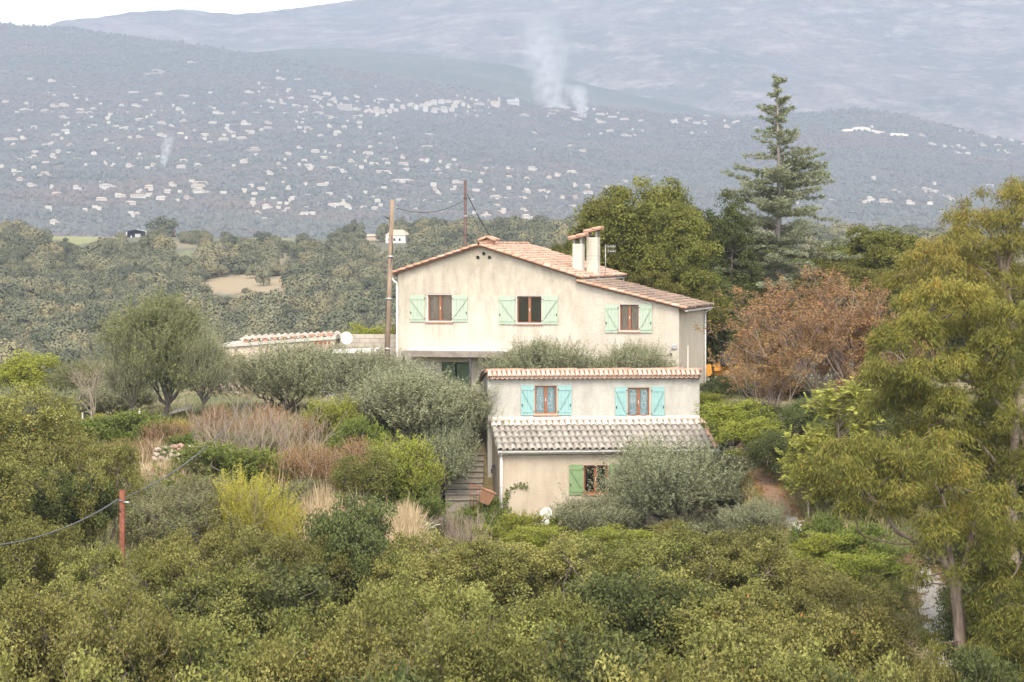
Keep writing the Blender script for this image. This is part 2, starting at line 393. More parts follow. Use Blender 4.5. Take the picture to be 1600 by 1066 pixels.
def fieldtile(name, stops, dark, amount):
    m, nt, b = new_mat(name)
    a = N(nt, 'Attribute', attribute_name='tint').outputs['Fac']
    f = ramp(nt, noise(nt, position(nt), 1.6, 7, .7), [(.42-.14*(amount > .9), (0, 0, 0)), (.68-.1*(amount > .9), (amount,)*3)])
    nt.links.new(mix(nt, f, ramp(nt, a, stops), dark), b.inputs['Base Color']); b.inputs['Roughness'].default_value = .85; return m
m_chim = stucco('chimney_render', (.50, .46, .38), (.22, .19, .15), .5, (6.0, 9.0))
m_field = fieldtile('roof_field', [(0, (.36, .20, .135)), (.5, (.42, .25, .175)), (1, (.46, .32, .24))], (.34, .25, .195), .7)
m_fieldold = fieldtile('old_roof_field', [(0, (.32, .19, .125)), (.5, (.38, .245, .165)), (1, (.42, .31, .225))], (.13, .10, .08), .95)
# glass: mostly clear, some mirror
m_glass, nt, b = new_mat('window_glass')
tr = N(nt, 'BsdfTransparent'); gl = N(nt, 'BsdfGlossy'); gl.inputs['Roughness'].default_value = .04; mx = N(nt, 'MixShader'); mx.inputs[0].default_value = .14
nt.links.new(tr.outputs[0], mx.inputs[1]); nt.links.new(gl.outputs[0], mx.inputs[2]); nt.links.new(mx.outputs[0], nt.nodes['Material Output'].inputs[0])
m_net = plain('net_curtain', (.27, .22, .175), .9, .1, 25)
m_curt, nt, b = new_mat('printed_curtain')
br = N(nt, 'TexBrick'); br.inputs['Scale'].default_value = 5.2; br.offset = .5; br.inputs['Mortar Size'].default_value = .035
for k, v in (('Color1', (.74, .80, .78, 1)), ('Color2', (.42, .60, .60, 1)), ('Mortar', (.80, .83, .81, 1)), ('Brick Width', .62), ('Row Height', .62)): br.inputs[k].default_value = v
mp = N(nt, 'Mapping'); mp.inputs['Rotation'].default_value = (R(90), 0, 0); nt.links.new(coords(nt), mp.inputs[0]); nt.links.new(mp.outputs[0], br.inputs['Vector'])
vo = N(nt, 'TexVoronoi', distance='CHEBYCHEV'); vo.inputs['Scale'].default_value = 3.6; vo.inputs['Randomness'].default_value = .4; nt.links.new(mp.outputs[0], vo.inputs['Vector'])
nt.links.new(mix(nt, ramp(nt, vo.outputs['Distance'], [(.2, (1, 1, 1)), (.24, (0, 0, 0)), (.36, (0, 0, 0)), (.40, (.7, .7, .7))]), br.outputs[0], (.30, .48, .50)), b.inputs['Base Color'])

# ------------------------------------------------------------------ building helpers
class Frame:
    """a facade's own axes: u along the wall, v into the house, z up from the base"""
    def __init__(s, X, D, zb, ang):
        s.px, s.py, s.zb, s.ca, s.sa, s.ang = (X-CX)/F*D, D, zb, math.cos(ang), math.sin(ang), ang
    def u(s, X, v=0):
        k = (X-CX)/F; px, py = s.px-s.sa*v, s.py+s.ca*v
        return (k*py-px)/(s.ca-k*s.sa)
    def z(s, Y, X, v=0):
        D = s.py+s.ca*v+s.sa*s.u(X, v); return -(Y-H0)/F*D-s.zb
    def world(s, u, v, z): return Vector((s.px+s.ca*u-s.sa*v, s.py+s.sa*u+s.ca*v, s.zb+z))
    def loc(s): return (s.px, s.py, s.zb)
def wall_cols(mb, us, top, v0, v1, zb, holes):
    """wall of thickness v0..v1 with openings (u0,u1,z0,z1); top(u) is the upper edge"""
    us = sorted(set(list(us)+[h[0] for h in holes]+[h[1] for h in holes]))
    for a, b_ in zip(us[:-1], us[1:]):
        m = (a+b_)/2; hs = sorted([h for h in holes if h[0] < m < h[1]], key=lambda h: h[2]); z = zb
        for h in hs: mb.box(a, b_, v0, v1, z, h[2]); z = h[3]
        mb.hexa([(a, v0, z), (b_, v0, z), (b_, v1, z), (a, v1, z), (a, v0, top(a)), (b_, v0, top(b_)), (b_, v1, top(b_)), (a, v1, top(a))])
def tile_mesh(name, L, r0, r1, mat, n=6, th=.014, arc=PI):
    """half-round tile lying along +y, mouth end at y=L"""
    V, Q = [], []
    for (y, r) in ((0, r0), (L, r1)):
        for rr in (r, r-th):
            for k in range(n+1):
                t = (PI-arc)/2+arc*k/n; V.append((rr*math.cos(t), y, rr*math.sin(t)))
    m = n+1
    for k in range(n):
        Q += [(k, k+1, 2*m+k+1, 2*m+k), (m+k+1, m+k, 3*m+k, 3*m+k+1), (2*m+k, 2*m+k+1, 3*m+k+1, 3*m+k), (k+1, k, m+k, m+k+1)]
    Q += [(0, 2*m, 3*m, m), (n, m+n, 3*m+n, 2*m+n)]
    me = np_mesh(name, V, Q, mat); me.polygons.foreach_set('use_smooth', [True]*len(me.polygons))
    return me
def tile_matrix(p, d, n):
    d = Vector(d).normalized(); n = Vector(n).normalized(); x = d.cross(n).normalized(); n = x.cross(d)
    M = Matrix((x, d, n)).transposed().to_4x4(); M.translation = p; return M
def tiles(name, me, mats, parent):
    for M in mats:
        o = bpy.data.objects.new(name, me); COL.objects.link(o); o.parent = parent; o.matrix_local = M
def field(name, me, mats, mat, parent, seed=1):
    """many tiles joined into one part"""
    n = len(me.vertices); v = np.empty(n*3, np.float32); me.vertices.foreach_get('co', v); v = v.reshape(-1, 3)
    q = np.array([p.vertices[:] for p in me.polygons]); V, Q = [], []
    for i, M in enumerate(mats):
        A = np.array(M); V.append(v@A[:3, :3].T+A[:3, 3]); Q.append(q+i*n)
    t = np.repeat(np.random.default_rng(seed).random(len(mats)), n)
    o = link(name, np_mesh(name, np.concatenate(V), np.concatenate(Q), mat, t, True), parent); o['kind'] = 'stuff'; return o
def slope_mats(a, b_, along, n_al, nrow, seed, lift=.022, jit=.018):
    """tile matrices on a slope: a->b_ is the downslope edge line, columns spread over the vector along"""
    rng = random.Random(seed); a, b_, al = Vector(a), Vector(b_), Vector(along); d = (b_-a); L = d.length; d.normalize()
    nrm = d.cross(al); nrm = nrm if nrm.z > 0 else -nrm; nrm.normalize(); out = []
    for i in range(n_al):
        for j in range(nrow):
            s = L*j/nrow
            p = a+d*s+al*((i+.5)/n_al)+Vector((rng.gauss(0, jit), rng.gauss(0, jit), rng.gauss(0, jit*.4)))
            dd = (d*1.0+nrm*(lift/(L/nrow))+al.normalized()*rng.gauss(0, .02)); out.append(tile_matrix(p+nrm*.012, dd, nrm))
    return out
def shutter(parent, u0, u1, z0, z1, v, mat, side, label=None):
    mb = MB(); n = 4; w_ = (u1-u0)/n
    for k in range(n): mb.box(u0+k*w_+.003, u0+(k+1)*w_-.003, v-.055, v-.03, z0, z1)
    mb.box(u0+.004, u1-.004, v-.032, v-.026, z0+.004, z1-.004)
    sh = mb.build('shutter', mat, parent)
    h = z1-z0; zz = (z0+.13*h, z1-.13*h)
    for z in zz: MB().box(u0+.01, u1-.01, v-.078, v-.056, z-.045, z+.045).build('batten', mat, sh)
    a, c = (u0+.05, u1-.05) if side < 0 else (u1-.05, u0+.05)
    MB().bar((a, v-.066, zz[1]-.06), (c, v-.066, zz[0]+.06), .075, .018).build('brace', mat, sh)
    x = u0+.05 if side < 0 else u1-.05
    MB().box(x-.02, x+.02, v-.09, v-.079, z0+.30*h, z0+.38*h).build('latch', m_iron, sh)
    for z in zz: MB().box((u1-.02 if side < 0 else u0-.03), (u1+.03 if side < 0 else u0+.02), v-.084, v-.060, z-.018, z+.018).build('hinge', m_iron, sh)
    return sh
def window(parent, u0, u1, z0, z1, v, fill, surround=m_pvc, recess=.14):
    mb = MB(); t = .05; vf = v+recess
    for (a, b_, c, d) in ((u0+.03, u0+.03+t, z0+.03, z1-.03), (u1-.03-t, u1-.03, z0+.03, z1-.03), (u0+.03+t, u1-.03-t, z0+.03, z0+.03+t), (u0+.03+t, u1-.03-t, z1-.03-t, z1-.03)):
        mb.box(a, b_, vf, vf+.06, c, d)
    uc = (u0+u1)/2; mb.box(uc-.055, uc+.055, vf-.012, vf+.06, z0+.03+t, z1-.03-t)
    wn = mb.build('window', m_frame, parent)
    s = MB()
    s.box(u0, u0+.03, v+.02, vf+.05, z0, z1).box(u1-.03, u1, v+.02, vf+.05, z0, z1).box(u0+.03, u1-.03, v+.02, vf+.05, z0, z0+.03).box(u0+.03, u1-.03, v+.02, vf+.05, z1-.03, z1)
    s.build('surround', surround, wn)
    for (a, b_) in ((u0+.08, uc-.055), (uc+.055, u1-.08)):
        MB().box(a+.001, b_-.001, vf+.02, vf+.026, z0+.081, z1-.081).build('pane', m_glass, wn)
        if fill is not None:      # a curtain hung in folds
            c = MB(); n = 12; vs = []
            for k in range(n+1):
                x = a+(b_-a)*k/n; y = vf+.09+.012*math.sin(k*1.9); vs += [(x, y, z0+.06), (x, y, z1-.06)]
            c.add(vs, [(2*k, 2*k+2, 2*k+3, 2*k+1) for k in range(n)], True); c.build('curtain', fill, wn)
    MB().box(uc-.012, uc+.012, vf-.04, vf-.012, (z0+z1)/2-.06, (z0+z1)/2+.06).build('handle', m_pvc, wn)
    MB().box(u0+.01, u1-.01, vf+.45, vf+.47, z0-.1, z1+.1).build('dark_backing', m_dark, wn)  # dark sheet behind the glass, painted-in shade of the interior
    MB().box(u0-.06, u1+.06, v-.07, v+.10, z0-.06, z0-.002).build('sill', m_sill, wn)
    return wn
def downpipe(parent, x, y, z0, z1, r=.045, foot=None, mat=m_pvc):
    o = MB().tube([(x, y, z0), (x, y, z1)], r, 8).build('downpipe', mat, parent)
    for k in range(3): z = z0+(z1-z0)*(.15+.35*k); MB().tube([(x, y, z-.02), (x, y, z+.02)], r+.012, 8).build('bracket', mat, o)
    return o

# ------------------------------------------------------------------ the upper house: gabled main body and lean-to wing
A = Frame(622, 116, -7.3, R(-15)); U = A.u; 
up = thing('upper_house', 'large cream gabled farmhouse with mint green shutters above the small house', 'house', A.loc(), A.ang)
uL, uR, uW = 0.0, U(901), U(1061)
zf = lambda Y, X: A.z(Y, X)
uRg = U(750); zR = zf(386, 750); zEL = zf(428, 622); zER = zf(434, 901); zW0 = zf(442, 903); zW1 = zf(482, 1061)
top_main = lambda u: zEL+(zR-zEL)*(u-uL)/(uRg-uL) if u < uRg else zR+(zER-zR)*(u-uRg)/(uR-uRg)
top_wing = lambda u: zW0+(zW1-zW0)*(u-uR)/(uW-uR)
LM, LW = 8.5, 6.0
wins = [(U(667), U(707), zf(503, 687), zf(460, 687)), (U(806), U(847), zf(506, 826), zf(462, 826)), (U(967), U(999), zf(518, 983), zf(475, 983))]
gdoor = (U(690), U(733), 0, zf(566, 710))
mb = MB(); wall_cols(mb, [uL, uRg, uR], top_main, 0, .3, -1, wins[:2]+[gdoor])
mb.box(uL, uL+.3, .3, LM, -1, zEL); mb.box(uR-.3, uR, .3, LM, -1, zER)
wall_cols(mb, [uL+.3, uRg, uR-.3], top_main, LM-.3, LM, -1, [])
m_cream = stucco('cream_render', (.485, .435, .362), (.25, .22, .17), .75, (3.0, 7.3), drips=[(w_[0], w_[1], w_[2]-.05) for w_ in wins[:2]])
mb.build('wall', m_cream, up)
mb = MB(); wall_cols(mb, [uR+.001, uW], top_wing, LW-.3, LW, -1, []); mb.build('wing_back_wall', m_wing, up)
mb = MB(); wall_cols(mb, [uR+.001, uW], top_wing, .0, .3, -1, wins[2:])
mb.build('wing_wall', m_wing, up)['label'] = 'rougher paler wall of the lower wing'
mb = MB(); mb.box(uW-.3, uW, .3, LW-.3, -1, zW1-.002); mb.build('wing_side_wall', m_wside, up)
for i, wv in enumerate(wins):
    window(up, *wv, 0, m_net if i != 1 else None)
shs = [((641, 664), (708, 731), 461, 503), ((780, 805), (848, 872), 462, 507), ((946, 966), (1000, 1019), 475, 520)]
for (l, r_, y0, y1) in shs:
    for s_, (a, b_) in ((-1, l), (1, r_)): shutter(up, U(a), U(b_), zf(y1, a), zf(y0, a), 0, m_mint, s_)
# terracotta roof: beds, tile fields, verge tiles, ridge
t_up = tile_mesh('tile', .46, .085, .105, m_field); t_v = tile_mesh('tile', .44, .10, .12, m_tile); t_old = tile_mesh('tile', .46, .085, .105, m_fieldold)
ov = .28
def slope(parent, ua, za, ub, zb_, v0, v1, name, tme, fmat, seed, ncol, nrow):
    d = Vector((ub-ua, 0, zb_-za)).normalized(); n = Vector((-d.z, 0, d.x)); n = n if n.z > 0 else -n
    p = [(ua, v0, za), (ub, v0, zb_), (ub, v1, zb_), (ua, v1, za)]
    low = [tuple(Vector(q)+n*.002) for q in p]; hi = [tuple(Vector(q)+n*.06) for q in p]
    rf = MB().hexa(low+hi).build(name, m_bed, parent)
    field('tile_field', tme, slope_mats(Vector((ua, v0, za))+n*.06, Vector((ub, v0, zb_))+n*.06, (0, v1-v0, 0), ncol, nrow, seed), fmat, rf, seed)
    return rf, d, n
eL = -.22; zeL = top_main(0)+eL*(zR-zEL)/(uRg-uL); eR = uR+.25; zeR = zER+(eR-uR)*(zER-zR)/(uR-uRg)
rl, dl, nl = slope(up, uRg, zR, eL, zeL, -.16, LM+.1, 'roof', t_up, m_field, 1, 40, 12)
rr, dr_, nr_ = slope(up, uRg, zR, eR, zeR, -.16, LM+.1, 'roof', t_up, m_field, 2, 40, 14)
ew = uW+.30; zew = zW1+(ew-uW)*(zW1-zW0)/(uW-uR)
rw, dw, nw = slope(up, uR+.01, zW0+.01, ew, zew, -.16, LW+.1, 'wing_roof', t_old, m_fieldold, 3, 28, 14)
rw['label'] = 'older brown stained roof of the wing'
def verge(root, a, d, n, L, cnt, v, nm='verge_tile'):
    st = L/cnt
    tiles(nm, t_v, [tile_matrix(Vector(a)+Vector((0, v-a[1], 0))+d*(st*k)+n*.075, d+n*.05+Vector((0, .012*math.sin(k*2.3), 0)), n) for k in range(cnt)], root)
verge(rl, (uRg, 0, zR), dl, nl, (Vector((eL, 0, zeL))-Vector((uRg, 0, zR))).length, 11, -.20)
verge(rr, (uRg, 0, zR), dr_, nr_, (Vector((eR, 0, zeR))-Vector((uRg, 0, zR))).length, 13, -.20)
verge(rw, (uR+.01, 0, zW0), dw, nw, (Vector((ew, 0, zew))-Vector((uR, 0, zW0))).length, 14, -.20)
tiles('ridge_tile', t_v, [tile_matrix(Vector((uRg, -.3+.40*k, zR+.13+.008*math.sin(k*3))), Vector((0, 1, -.03)), Vector((0, 0, 1))) for k in range(22)], rr)
# flashing strip between the two roofs, gutters, pipes
MB().box(uR+.005, uR+.03, .05, LW, zW0+.08, zER-.05).build('flashing', m_lead, up)
def gutter(parent, u, z, v0, v1, r=.07):
    prof = [(r*math.cos(PI+PI*k/6), r*math.sin(PI+PI*k/6)) for k in range(7)]; prof += [((r-.012)*math.cos(2*PI-PI*k/6), (r-.012)*math.sin(2*PI-PI*k/6)) for k in range(7)]
    mb = MB(); n = len(prof); mb.add([(u+a, v, z+b_) for v in (v0, v1) for a, b_ in prof], [(i, (i+1) % n, n+(i+1) % n, n+i) for i in range(n)]+[tuple(range(n)), tuple(range(n, 2*n))])
    return mb.build('gutter', m_pvc, parent)
gutter(up, eR+.05, zeR+.0, -.15, LM); gutter(up, eL-.05, zeL+.0, -.2, LM); gutter(up, ew+.05, zew-.01, -.18, LW)
downpipe(up, -.03, -.06, .0, zeL-.45); MB().tube([(-.03, -.06, zeL-.45), (-.06, -.06, zeL-.33), (-.2, -.07, zeL-.22), (eL-.05, -.08, zeL-.06)], .045, 8).build('downpipe_bend', m_pvc, up)
downpipe(up, uW+.06, LW-.12, .0, zew-.3); MB().tube([(uW+.06, LW-.12, zew-.3), (uW+.1, LW-.12, zew-.2), (ew+.05, LW-.12, zew-.06)], .045, 8).build('downpipe_bend', m_pvc, up)
MB().tube([(uW+.04, 1.8, .0), (uW+.04, 1.8, zf(543, 1072))], .03, 8).build('vent_pipe', m_pvc, up)
downpipe(up, eR+.03, LM-.2, zW0-.3, zeR-.05)
# three clay vents under the gable point
tv = tile_mesh('tile', .12, .095, .095, m_wside)
for (X, Y) in ((747, 401), (756, 395), (765, 401)):
    u_, z_ = U(X), zf(Y, X); o = MB()
    vt = link('gable_vent', tv, up); vt.matrix_local = tile_matrix(Vector((u_, .06, z_-.02)), (0, -1, 0), (0, 0, 1))
    h = MB().box(-.072, .072, .065, .07, -.10, .06).build('vent_dark_plug', m_dark, vt)  # dark plug paints in the shade inside the vent
# chimneys
def chimney(X, v, wd, dp, Ytop, Ybase, lab, capdir=1, captilt=.25):
    u_ = U(X, v); zt = A.z(Ytop, X, v); zb_ = top_main(min(u_, uR))-.1-(max(0, u_-uR)*.3)
    ch = MB().box(u_-wd/2, u_+wd/2, v-dp/2, v+dp/2, zb_, zt).build('chimney', m_chim, up, bevel=.015); ch['label'] = lab
    for sx in (-1, 1):
        for sy in (-1, 1):
            MB().box(u_+sx*(wd/2-.06)-.05, u_+sx*(wd/2-.06)+.05, v+sy*(dp/2-.06)-.05, v+sy*(dp/2-.06)+.05, zt, zt+.26+sx*captilt*wd/2).build('cap_post', m_grey_wall, ch)
    MB().box(u_-wd/2+.13, u_+wd/2-.13, v-dp/2+.13, v+dp/2-.13, zt-.01, zt+.05).build('flue', m_dark, ch)
    d = Vector((-1, 0, -captilt)).normalized(); n = Vector((-captilt, 0, 1)).normalized()
    MB().tbox(tile_matrix(Vector((u_, v, zt+.285)), d, n), dp/2+.13, wd/2+.16, .02).build('cap_slab', m_sill, ch)
    mats = []
    for i in range(3):
        for j in range(2): mats.append(tile_matrix(Vector((u_+(wd/2+.18), v+(i-1)*.24, zt+.30+(wd/2+.18)*captilt))+d*(.40*j)+n*.01, d+n*.04, n))
    tiles('cap_tile', t_v, mats, ch)
    return ch, u_, zt
chimney(904, 2.4, .45, .5, 381, 420, 'shorter left chimney with sooty cap')
c2, uc2, zc2 = chimney(927, 3.2, .52, .55, 371, 420, 'taller right chimney with two wire bands')
for dz in (.85, 1.0): MB().box(uc2-.27, uc2+.27, 3.2-.285, 3.2+.285, zc2-dz, zc2-dz+.025).build('wire_band', m_lead, c2)
u_ = uRg+.05; ch = MB().box(u_-.24, u_+.24, 1.1, 1.55, zR-.15, zR+.30).build('chimney', m_tile, up); ch['label'] = 'small brick chimney with a peaked tile hood at the ridge'
for s_ in (-1, 1):
    d = Vector((s_, 0, -.42)).normalized(); n = Vector((.42*s_, 0, 1)).normalized()
    tiles('hood_tile', t_v, [tile_matrix(Vector((u_, 1.0+.2*k, zR+.42)), d, n) for k in range(4)], ch)
# television aerial
an = MB(); ua, va = U(946, 4.2), 4.2; zb_ = top_main(uR)-.25; zt = A.z(383, 946, va)
an.tube([(0, 0, 0), (0, 0, zt-zb_)], .018, 6)
aer = thing('television_aerial', 'thin metal television aerial on a mast behind the tall chimney', 'aerial', A.world(ua, va, zb_), A.ang)
an.build('mast', m_steel, aer); ar = MB()
for k, z in enumerate((.0, -.22)):
    ar.tube([(-.05, 0, zt-zb_-.08+z), (.48, -.1, zt-zb_-.08+z)], .01, 5)
    for j in range(7): ar.tube([(.08*j, -.016*j, zt-zb_-.17+z), (.08*j, -.016*j, zt-zb_+.01+z)], .007, 4)
ar.build('element', m_steel, aer)
# balcony slab over the terrace and the green doors below it
zs = zf(556, 700); s0, s1 = U(640), U(800)
MB().box(s0, s1, -1.3, -.002, zs, zs+.24).build('canopy_slab', m_conc, up); MB().box(s0-.02, s1, -.30, -.002, zs+.243, zs+.30).build('slab_edge', m_pvc, up)
for a, b_ in ((690, 711), (712, 733)): shutter(up, U(a)+.02, U(b_)-.02, .05, zf(567, 700), .16, m_darkgreen, -1)
MB().tube([(s0+.1, -1.2, -.2), (s0+.1, -1.2, zs)], .05, 8).build('slab_post', m_iron, up); MB().tube([(s1-1.6, -1.2, -.2), (s1-1.6, -1.2, zs)], .05, 8).build('slab_post', m_iron, up)
MB().box(U(1050), U(1058), -.08, -.002, zf(545, 1053), zf(539, 1053)).build('meter_box', m_lead, up); MB().tube([(U(1049), .0, zf(553, 1049)), (U(1049), -.14, zf(553, 1049))], .04, 8).build('outlet', m_iron, up)
MB().tube([(uR+1.9, -.02, zf(556, 990)), (U(1049), -.02, zf(554, 1049))], .018, 6).build('conduit', m_wside, up)

# ------------------------------------------------------------------ the lower house with its lean-to
B = Frame(782, 100, -11.0, R(6)); VU = 3.0
lo = thing('lower_house', 'small two storey house with turquoise shutters and a grey tiled lean-to roof', 'house', B.loc(), B.ang)
fz = lambda Y, X, v=0: B.z(Y, X, v)
ua, ub = B.u(762, VU), B.u(1093, VU); la, lb = -.04, B.u(1108)
zt0 = fz(592, 800, VU); zroof = fz(576, 900, VU); DB = 6.6
w1 = (B.u(835, VU), B.u(871, VU), fz(648, 850, VU), fz(602, 850, VU)); w2 = (B.u(980, VU), B.u(1016, VU), fz(652, 1000, VU), fz(605, 1000, VU)); w3 = (B.u(912), B.u(950), fz(772, 930), fz(727, 930))
mb = MB(); wall_cols(mb, [ua, ub], lambda u: zt0, VU, VU+.3, -1, [w1, w2]); mb.build('upper_wall', m_white, lo)
mb = MB()
for x0 in (ua, ub-.3): mb.hexa([(x0, VU+.3, -1), (x0+.3, VU+.3, -1), (x0+.3, DB-.3, -1), (x0, DB-.3, -1), (x0, VU+.3, zroof-.12), (x0+.3, VU+.3, zroof-.12), (x0+.3, DB-.3, zroof-.75), (x0, DB-.3, zroof-.75)])
mb.box(ua, ub, DB-.3, DB, -1, zroof-.78); mb.build('side_wall', m_grey_wall, lo)
zl0 = fz(700, 850); zl1 = fz(657, 850, VU)
mb = MB(); wall_cols(mb, [la, lb], lambda u: zl0-.10, 0, .3, -1.5, [w3]); mb.build('lean_to_wall', m_beige, lo)
for x0 in (la, lb-.3): MB().hexa([(x0, .3, -1.5), (x0+.3, .3, -1.5), (x0+.3, VU, -1.5), (x0, VU, -1.5), (x0, .3, zl0-.06), (x0+.3, .3, zl0-.06), (x0+.3, VU, zl1-.12), (x0, VU, zl1-.12)]).build('lean_to_side_wall', m_beige, lo)
for wv, (l, r_, Y0, Y1) in ((w1, ((814, 834), (872, 893), 602, 649)), (w2, ((961, 979), (1018, 1038), 604, 653))):
    window(lo, *wv, VU, m_curt, m_wside, .10)
    for s_, (a, b_) in ((-1, l), (1, r_)): shutter(lo, B.u(a, VU), B.u(b_, VU), fz(Y1, a, VU), fz(Y0, a, VU), VU, m_turq, s_)
window(lo, *w3, 0, None, m_frame, .12)
shutter(lo, B.u(889), B.u(911), fz(773, 900), fz(726, 900), 0, m_leafgreen, -1); shutter(lo, B.u(952), B.u(976), fz(773, 960), fz(726, 960), 0, m_leafgreen, 1)
# lean-to roof, one tile at a time: limewashed top course, lichened grey courses, terracotta verge at the far end
ra, rb = la-.10, B.u(1124, -.2)
P_t = Vector((0, VU-.02, zl1-.03)); P_b = Vector((0, -.24, zl0-.07)); d = (P_b-P_t); Ls = d.length; d.normalize(); n = Vector((0, d.z, -d.y)); n = n if n.z > 0 else -n
p = [(ra, P_b.y, P_b.z), (rb, P_b.y, P_b.z), (rb, P_t.y, P_t.z), (ra, P_t.y, P_t.z)]
lr = MB().hexa([tuple(Vector(q)-n*.05) for q in p]+[tuple(Vector(q)) for q in p]).build('lean_to_roof', m_greytile, lo)
t_g = tile_mesh('tile', .74, .107, .112, m_greytile, th=.010); t_w = tile_mesh('tile', .74, .10, .12, m_whitetile); t_t = tile_mesh('tile', .74, .095, .12, m_tile)
ncol = 35; rows = 5; rg = random.Random(5); st = Ls/rows
for r_ in range(rows):
    ms = []
    for c_ in range(ncol):
        x = ra+.12+(rb-ra-.24)*c_/(ncol-1)+rg.gauss(0, .006)
        ms.append((tile_matrix(Vector((x, P_t.y, P_t.z))+d*(st*r_)+n*(.015+rg.gauss(0, .006)), d+n*.014+Vector((rg.gauss(0, .025), 0, 0)), n), c_))
    tiles('roof_tile', t_w if r_ == 0 else t_g, [m for m, c_ in ms if c_ < ncol-1], lr); tiles('roof_tile', t_t, [m for m, c_ in ms if c_ == ncol-1], lr)
pan = tile_mesh('tile', .74, .07, .085, m_greytile)
tiles_p = []
for r_ in range(rows):
    for c_ in range(ncol-1):
        x = ra+.12+(rb-ra-.24)*(c_+.5)/(ncol-1); tiles_p.append(tile_matrix(Vector((x, P_t.y, P_t.z))+d*(st*r_)+n*.09, d+n*.02, -n))
m_panf = fieldtile('pan_tiles', [(0, (.24, .21, .18)), (1, (.34, .30, .25))], (.14, .12, .10), .6)
field('pan_tile_field', pan, tiles_p, m_panf, lr, 9)
fl = MB(); vs = []; nn = 180      # wavy mortar fillet along the wall
for k in range(nn+1):
    x = ua+(ub-ua)*k/nn; h = .05+.035*abs(math.sin(PI*(x-ra-.12)/((rb-ra-.24)/(ncol-1))+PI/2))
    vs += [(x, VU-.16, zl1+.035+h*.6), (x, VU-.003, zl1+.16+.01*math.sin(k*.7)), (x, VU-.003, zl1-.1)]
fl.add(vs, [q for k in range(nn) for q in ((3*k, 3*k+3, 3*k+4, 3*k+1), (3*k+2, 3*k+5, 3*k+3, 3*k))], True); fl.build('mortar_fillet', plain('old_mortar', (.46, .43, .385), .95, .2, 5), lo)
# gutter and downpipe
def gutter_x(parent, u0, u1, v, z, r=.075):
    prof = [(r*math.cos(PI+PI*k/6), r*math.sin(PI+PI*k/6)) for k in range(7)]+[((r-.012)*math.cos(2*PI-PI*k/6), (r-.012)*math.sin(2*PI-PI*k/6)) for k in range(7)]
    n_ = len(prof); return MB().add([(u, v+a, z+b_) for u in (u0, u1) for a, b_ in prof], [(i, (i+1) % n_, n_+(i+1) % n_, n_+i) for i in range(n_)]+[tuple(range(n_)), tuple(range(n_, 2*n_))]).build('gutter', m_pvc, parent)
gutter_x(lo, ra+.02, rb, -.30, zl0-.10)
MB().box(ra+.02, rb-.02, -.22, -.19, zl0-.22, zl0-.11).build('fascia', m_pvc, lo)
downpipe(lo, .03, -.07, fz(806, 782), zl0-.32, .05); MB().tube([(.03, -.07, zl0-.32), (.02, -.12, zl0-.24), (.0, -.30, zl0-.16)], .05, 8).build('downpipe_bend', m_pvc, lo)
# main roof falls to the back behind a tiled front edge
hb = [(ua-.12, VU+.1, zroof-.15), (ub+.1, VU+.1, zroof-.15), (ub+.1, DB+.2, zroof-.82), (ua-.12, DB+.2, zroof-.82)]
mr = MB().hexa(hb+[(a, b_, c_+.07) for a, b_, c_ in hb]).build('roof', m_bed, lo)
t_p = tile_mesh('tile', .52, .075, .095, m_tile); nt_ = 44; d2 = Vector((0, -.46, -.26)).normalized(); n2 = Vector((0, -.26, .46)).normalized()
t_pw = tile_mesh('tile', .52, .075, .095, m_whitetile)
m_eave = objvar('pale_terracotta', [(0, (.44, .30, .235)), (.5, (.50, .37, .30)), (1, (.42, .26, .19))], .85, .45, (.34, .26, .2)); t_p.materials[0] = m_eave
hb = [(ua-.02, VU-.20, zt0+.001), (ub+.02, VU-.20, zt0+.001), (ub+.02, VU+.3, zt0+.001), (ua-.02, VU+.3, zt0+.001)]
ee = MB().hexa(hb+[(ua-.02, VU-.20, zt0+.03), (ub+.02, VU-.20, zt0+.03), (ub+.02, VU+.3, zroof-.14), (ua-.02, VU+.3, zroof-.14)]).build('front_eave', m_bed, lo)
rg = random.Random(8)
for k in range(nt_):
    x = ua+.08+(ub-ua-.16)*k/(nt_-1)
    tiles('eave_tile', t_p, [tile_matrix(Vector((x, VU+.22, zroof-.10))+n2*.02, d2+n2*.03, n2)], ee)
    if k < nt_-1: tiles('eave_under_tile', t_p, [tile_matrix(Vector((x+.092, VU+.20, zroof-.10))+n2*.04, d2, -n2)], ee)
t_r = tile_mesh('tile', .80, .13, .15, m_tile); nr = 12
tiles('ridge_tile', t_r, [tile_matrix(Vector((ua-.05+(ub-ua+.1)*k/nr, VU+.26, zroof-.135+.012*math.sin(k*2.1))), Vector((1, 0, -.012)), Vector((0, 0, 1))) for k in range(nr)], mr)
tiles('verge_tile', t_p, [tile_matrix(Vector((ua-.10, VU+.3+.40*k, zroof-.10-.083*k)), Vector((0, 1, -.2)), Vector((0, .2, 1))) for k in range(8)], mr)
field('tile_field', t_old, slope_mats((ua, VU+.35, zroof-.12), (ua, DB+.2, zroof-.74), (ub-ua, 0, 0), 40, 9, 6), m_fieldold, mr, 6)
# side details: lamp, little vents
lm = MB().box(la-.14, la-.002, 1.5, 1.62, 2.05, 2.2).box(la-.18, la-.10, 1.50, 1.62, 1.88, 2.05).build('wall_lamp', m_iron, lo)
MB().box(la-.012, la-.002, .9, 1.25, 1.1, 2.0).build('side_slot', m_grey_wall, lo); MB().box(ua-.03, ua-.002, 4.2, 4.8, 1.6, 2.5).build('side_window', m_dark, lo)
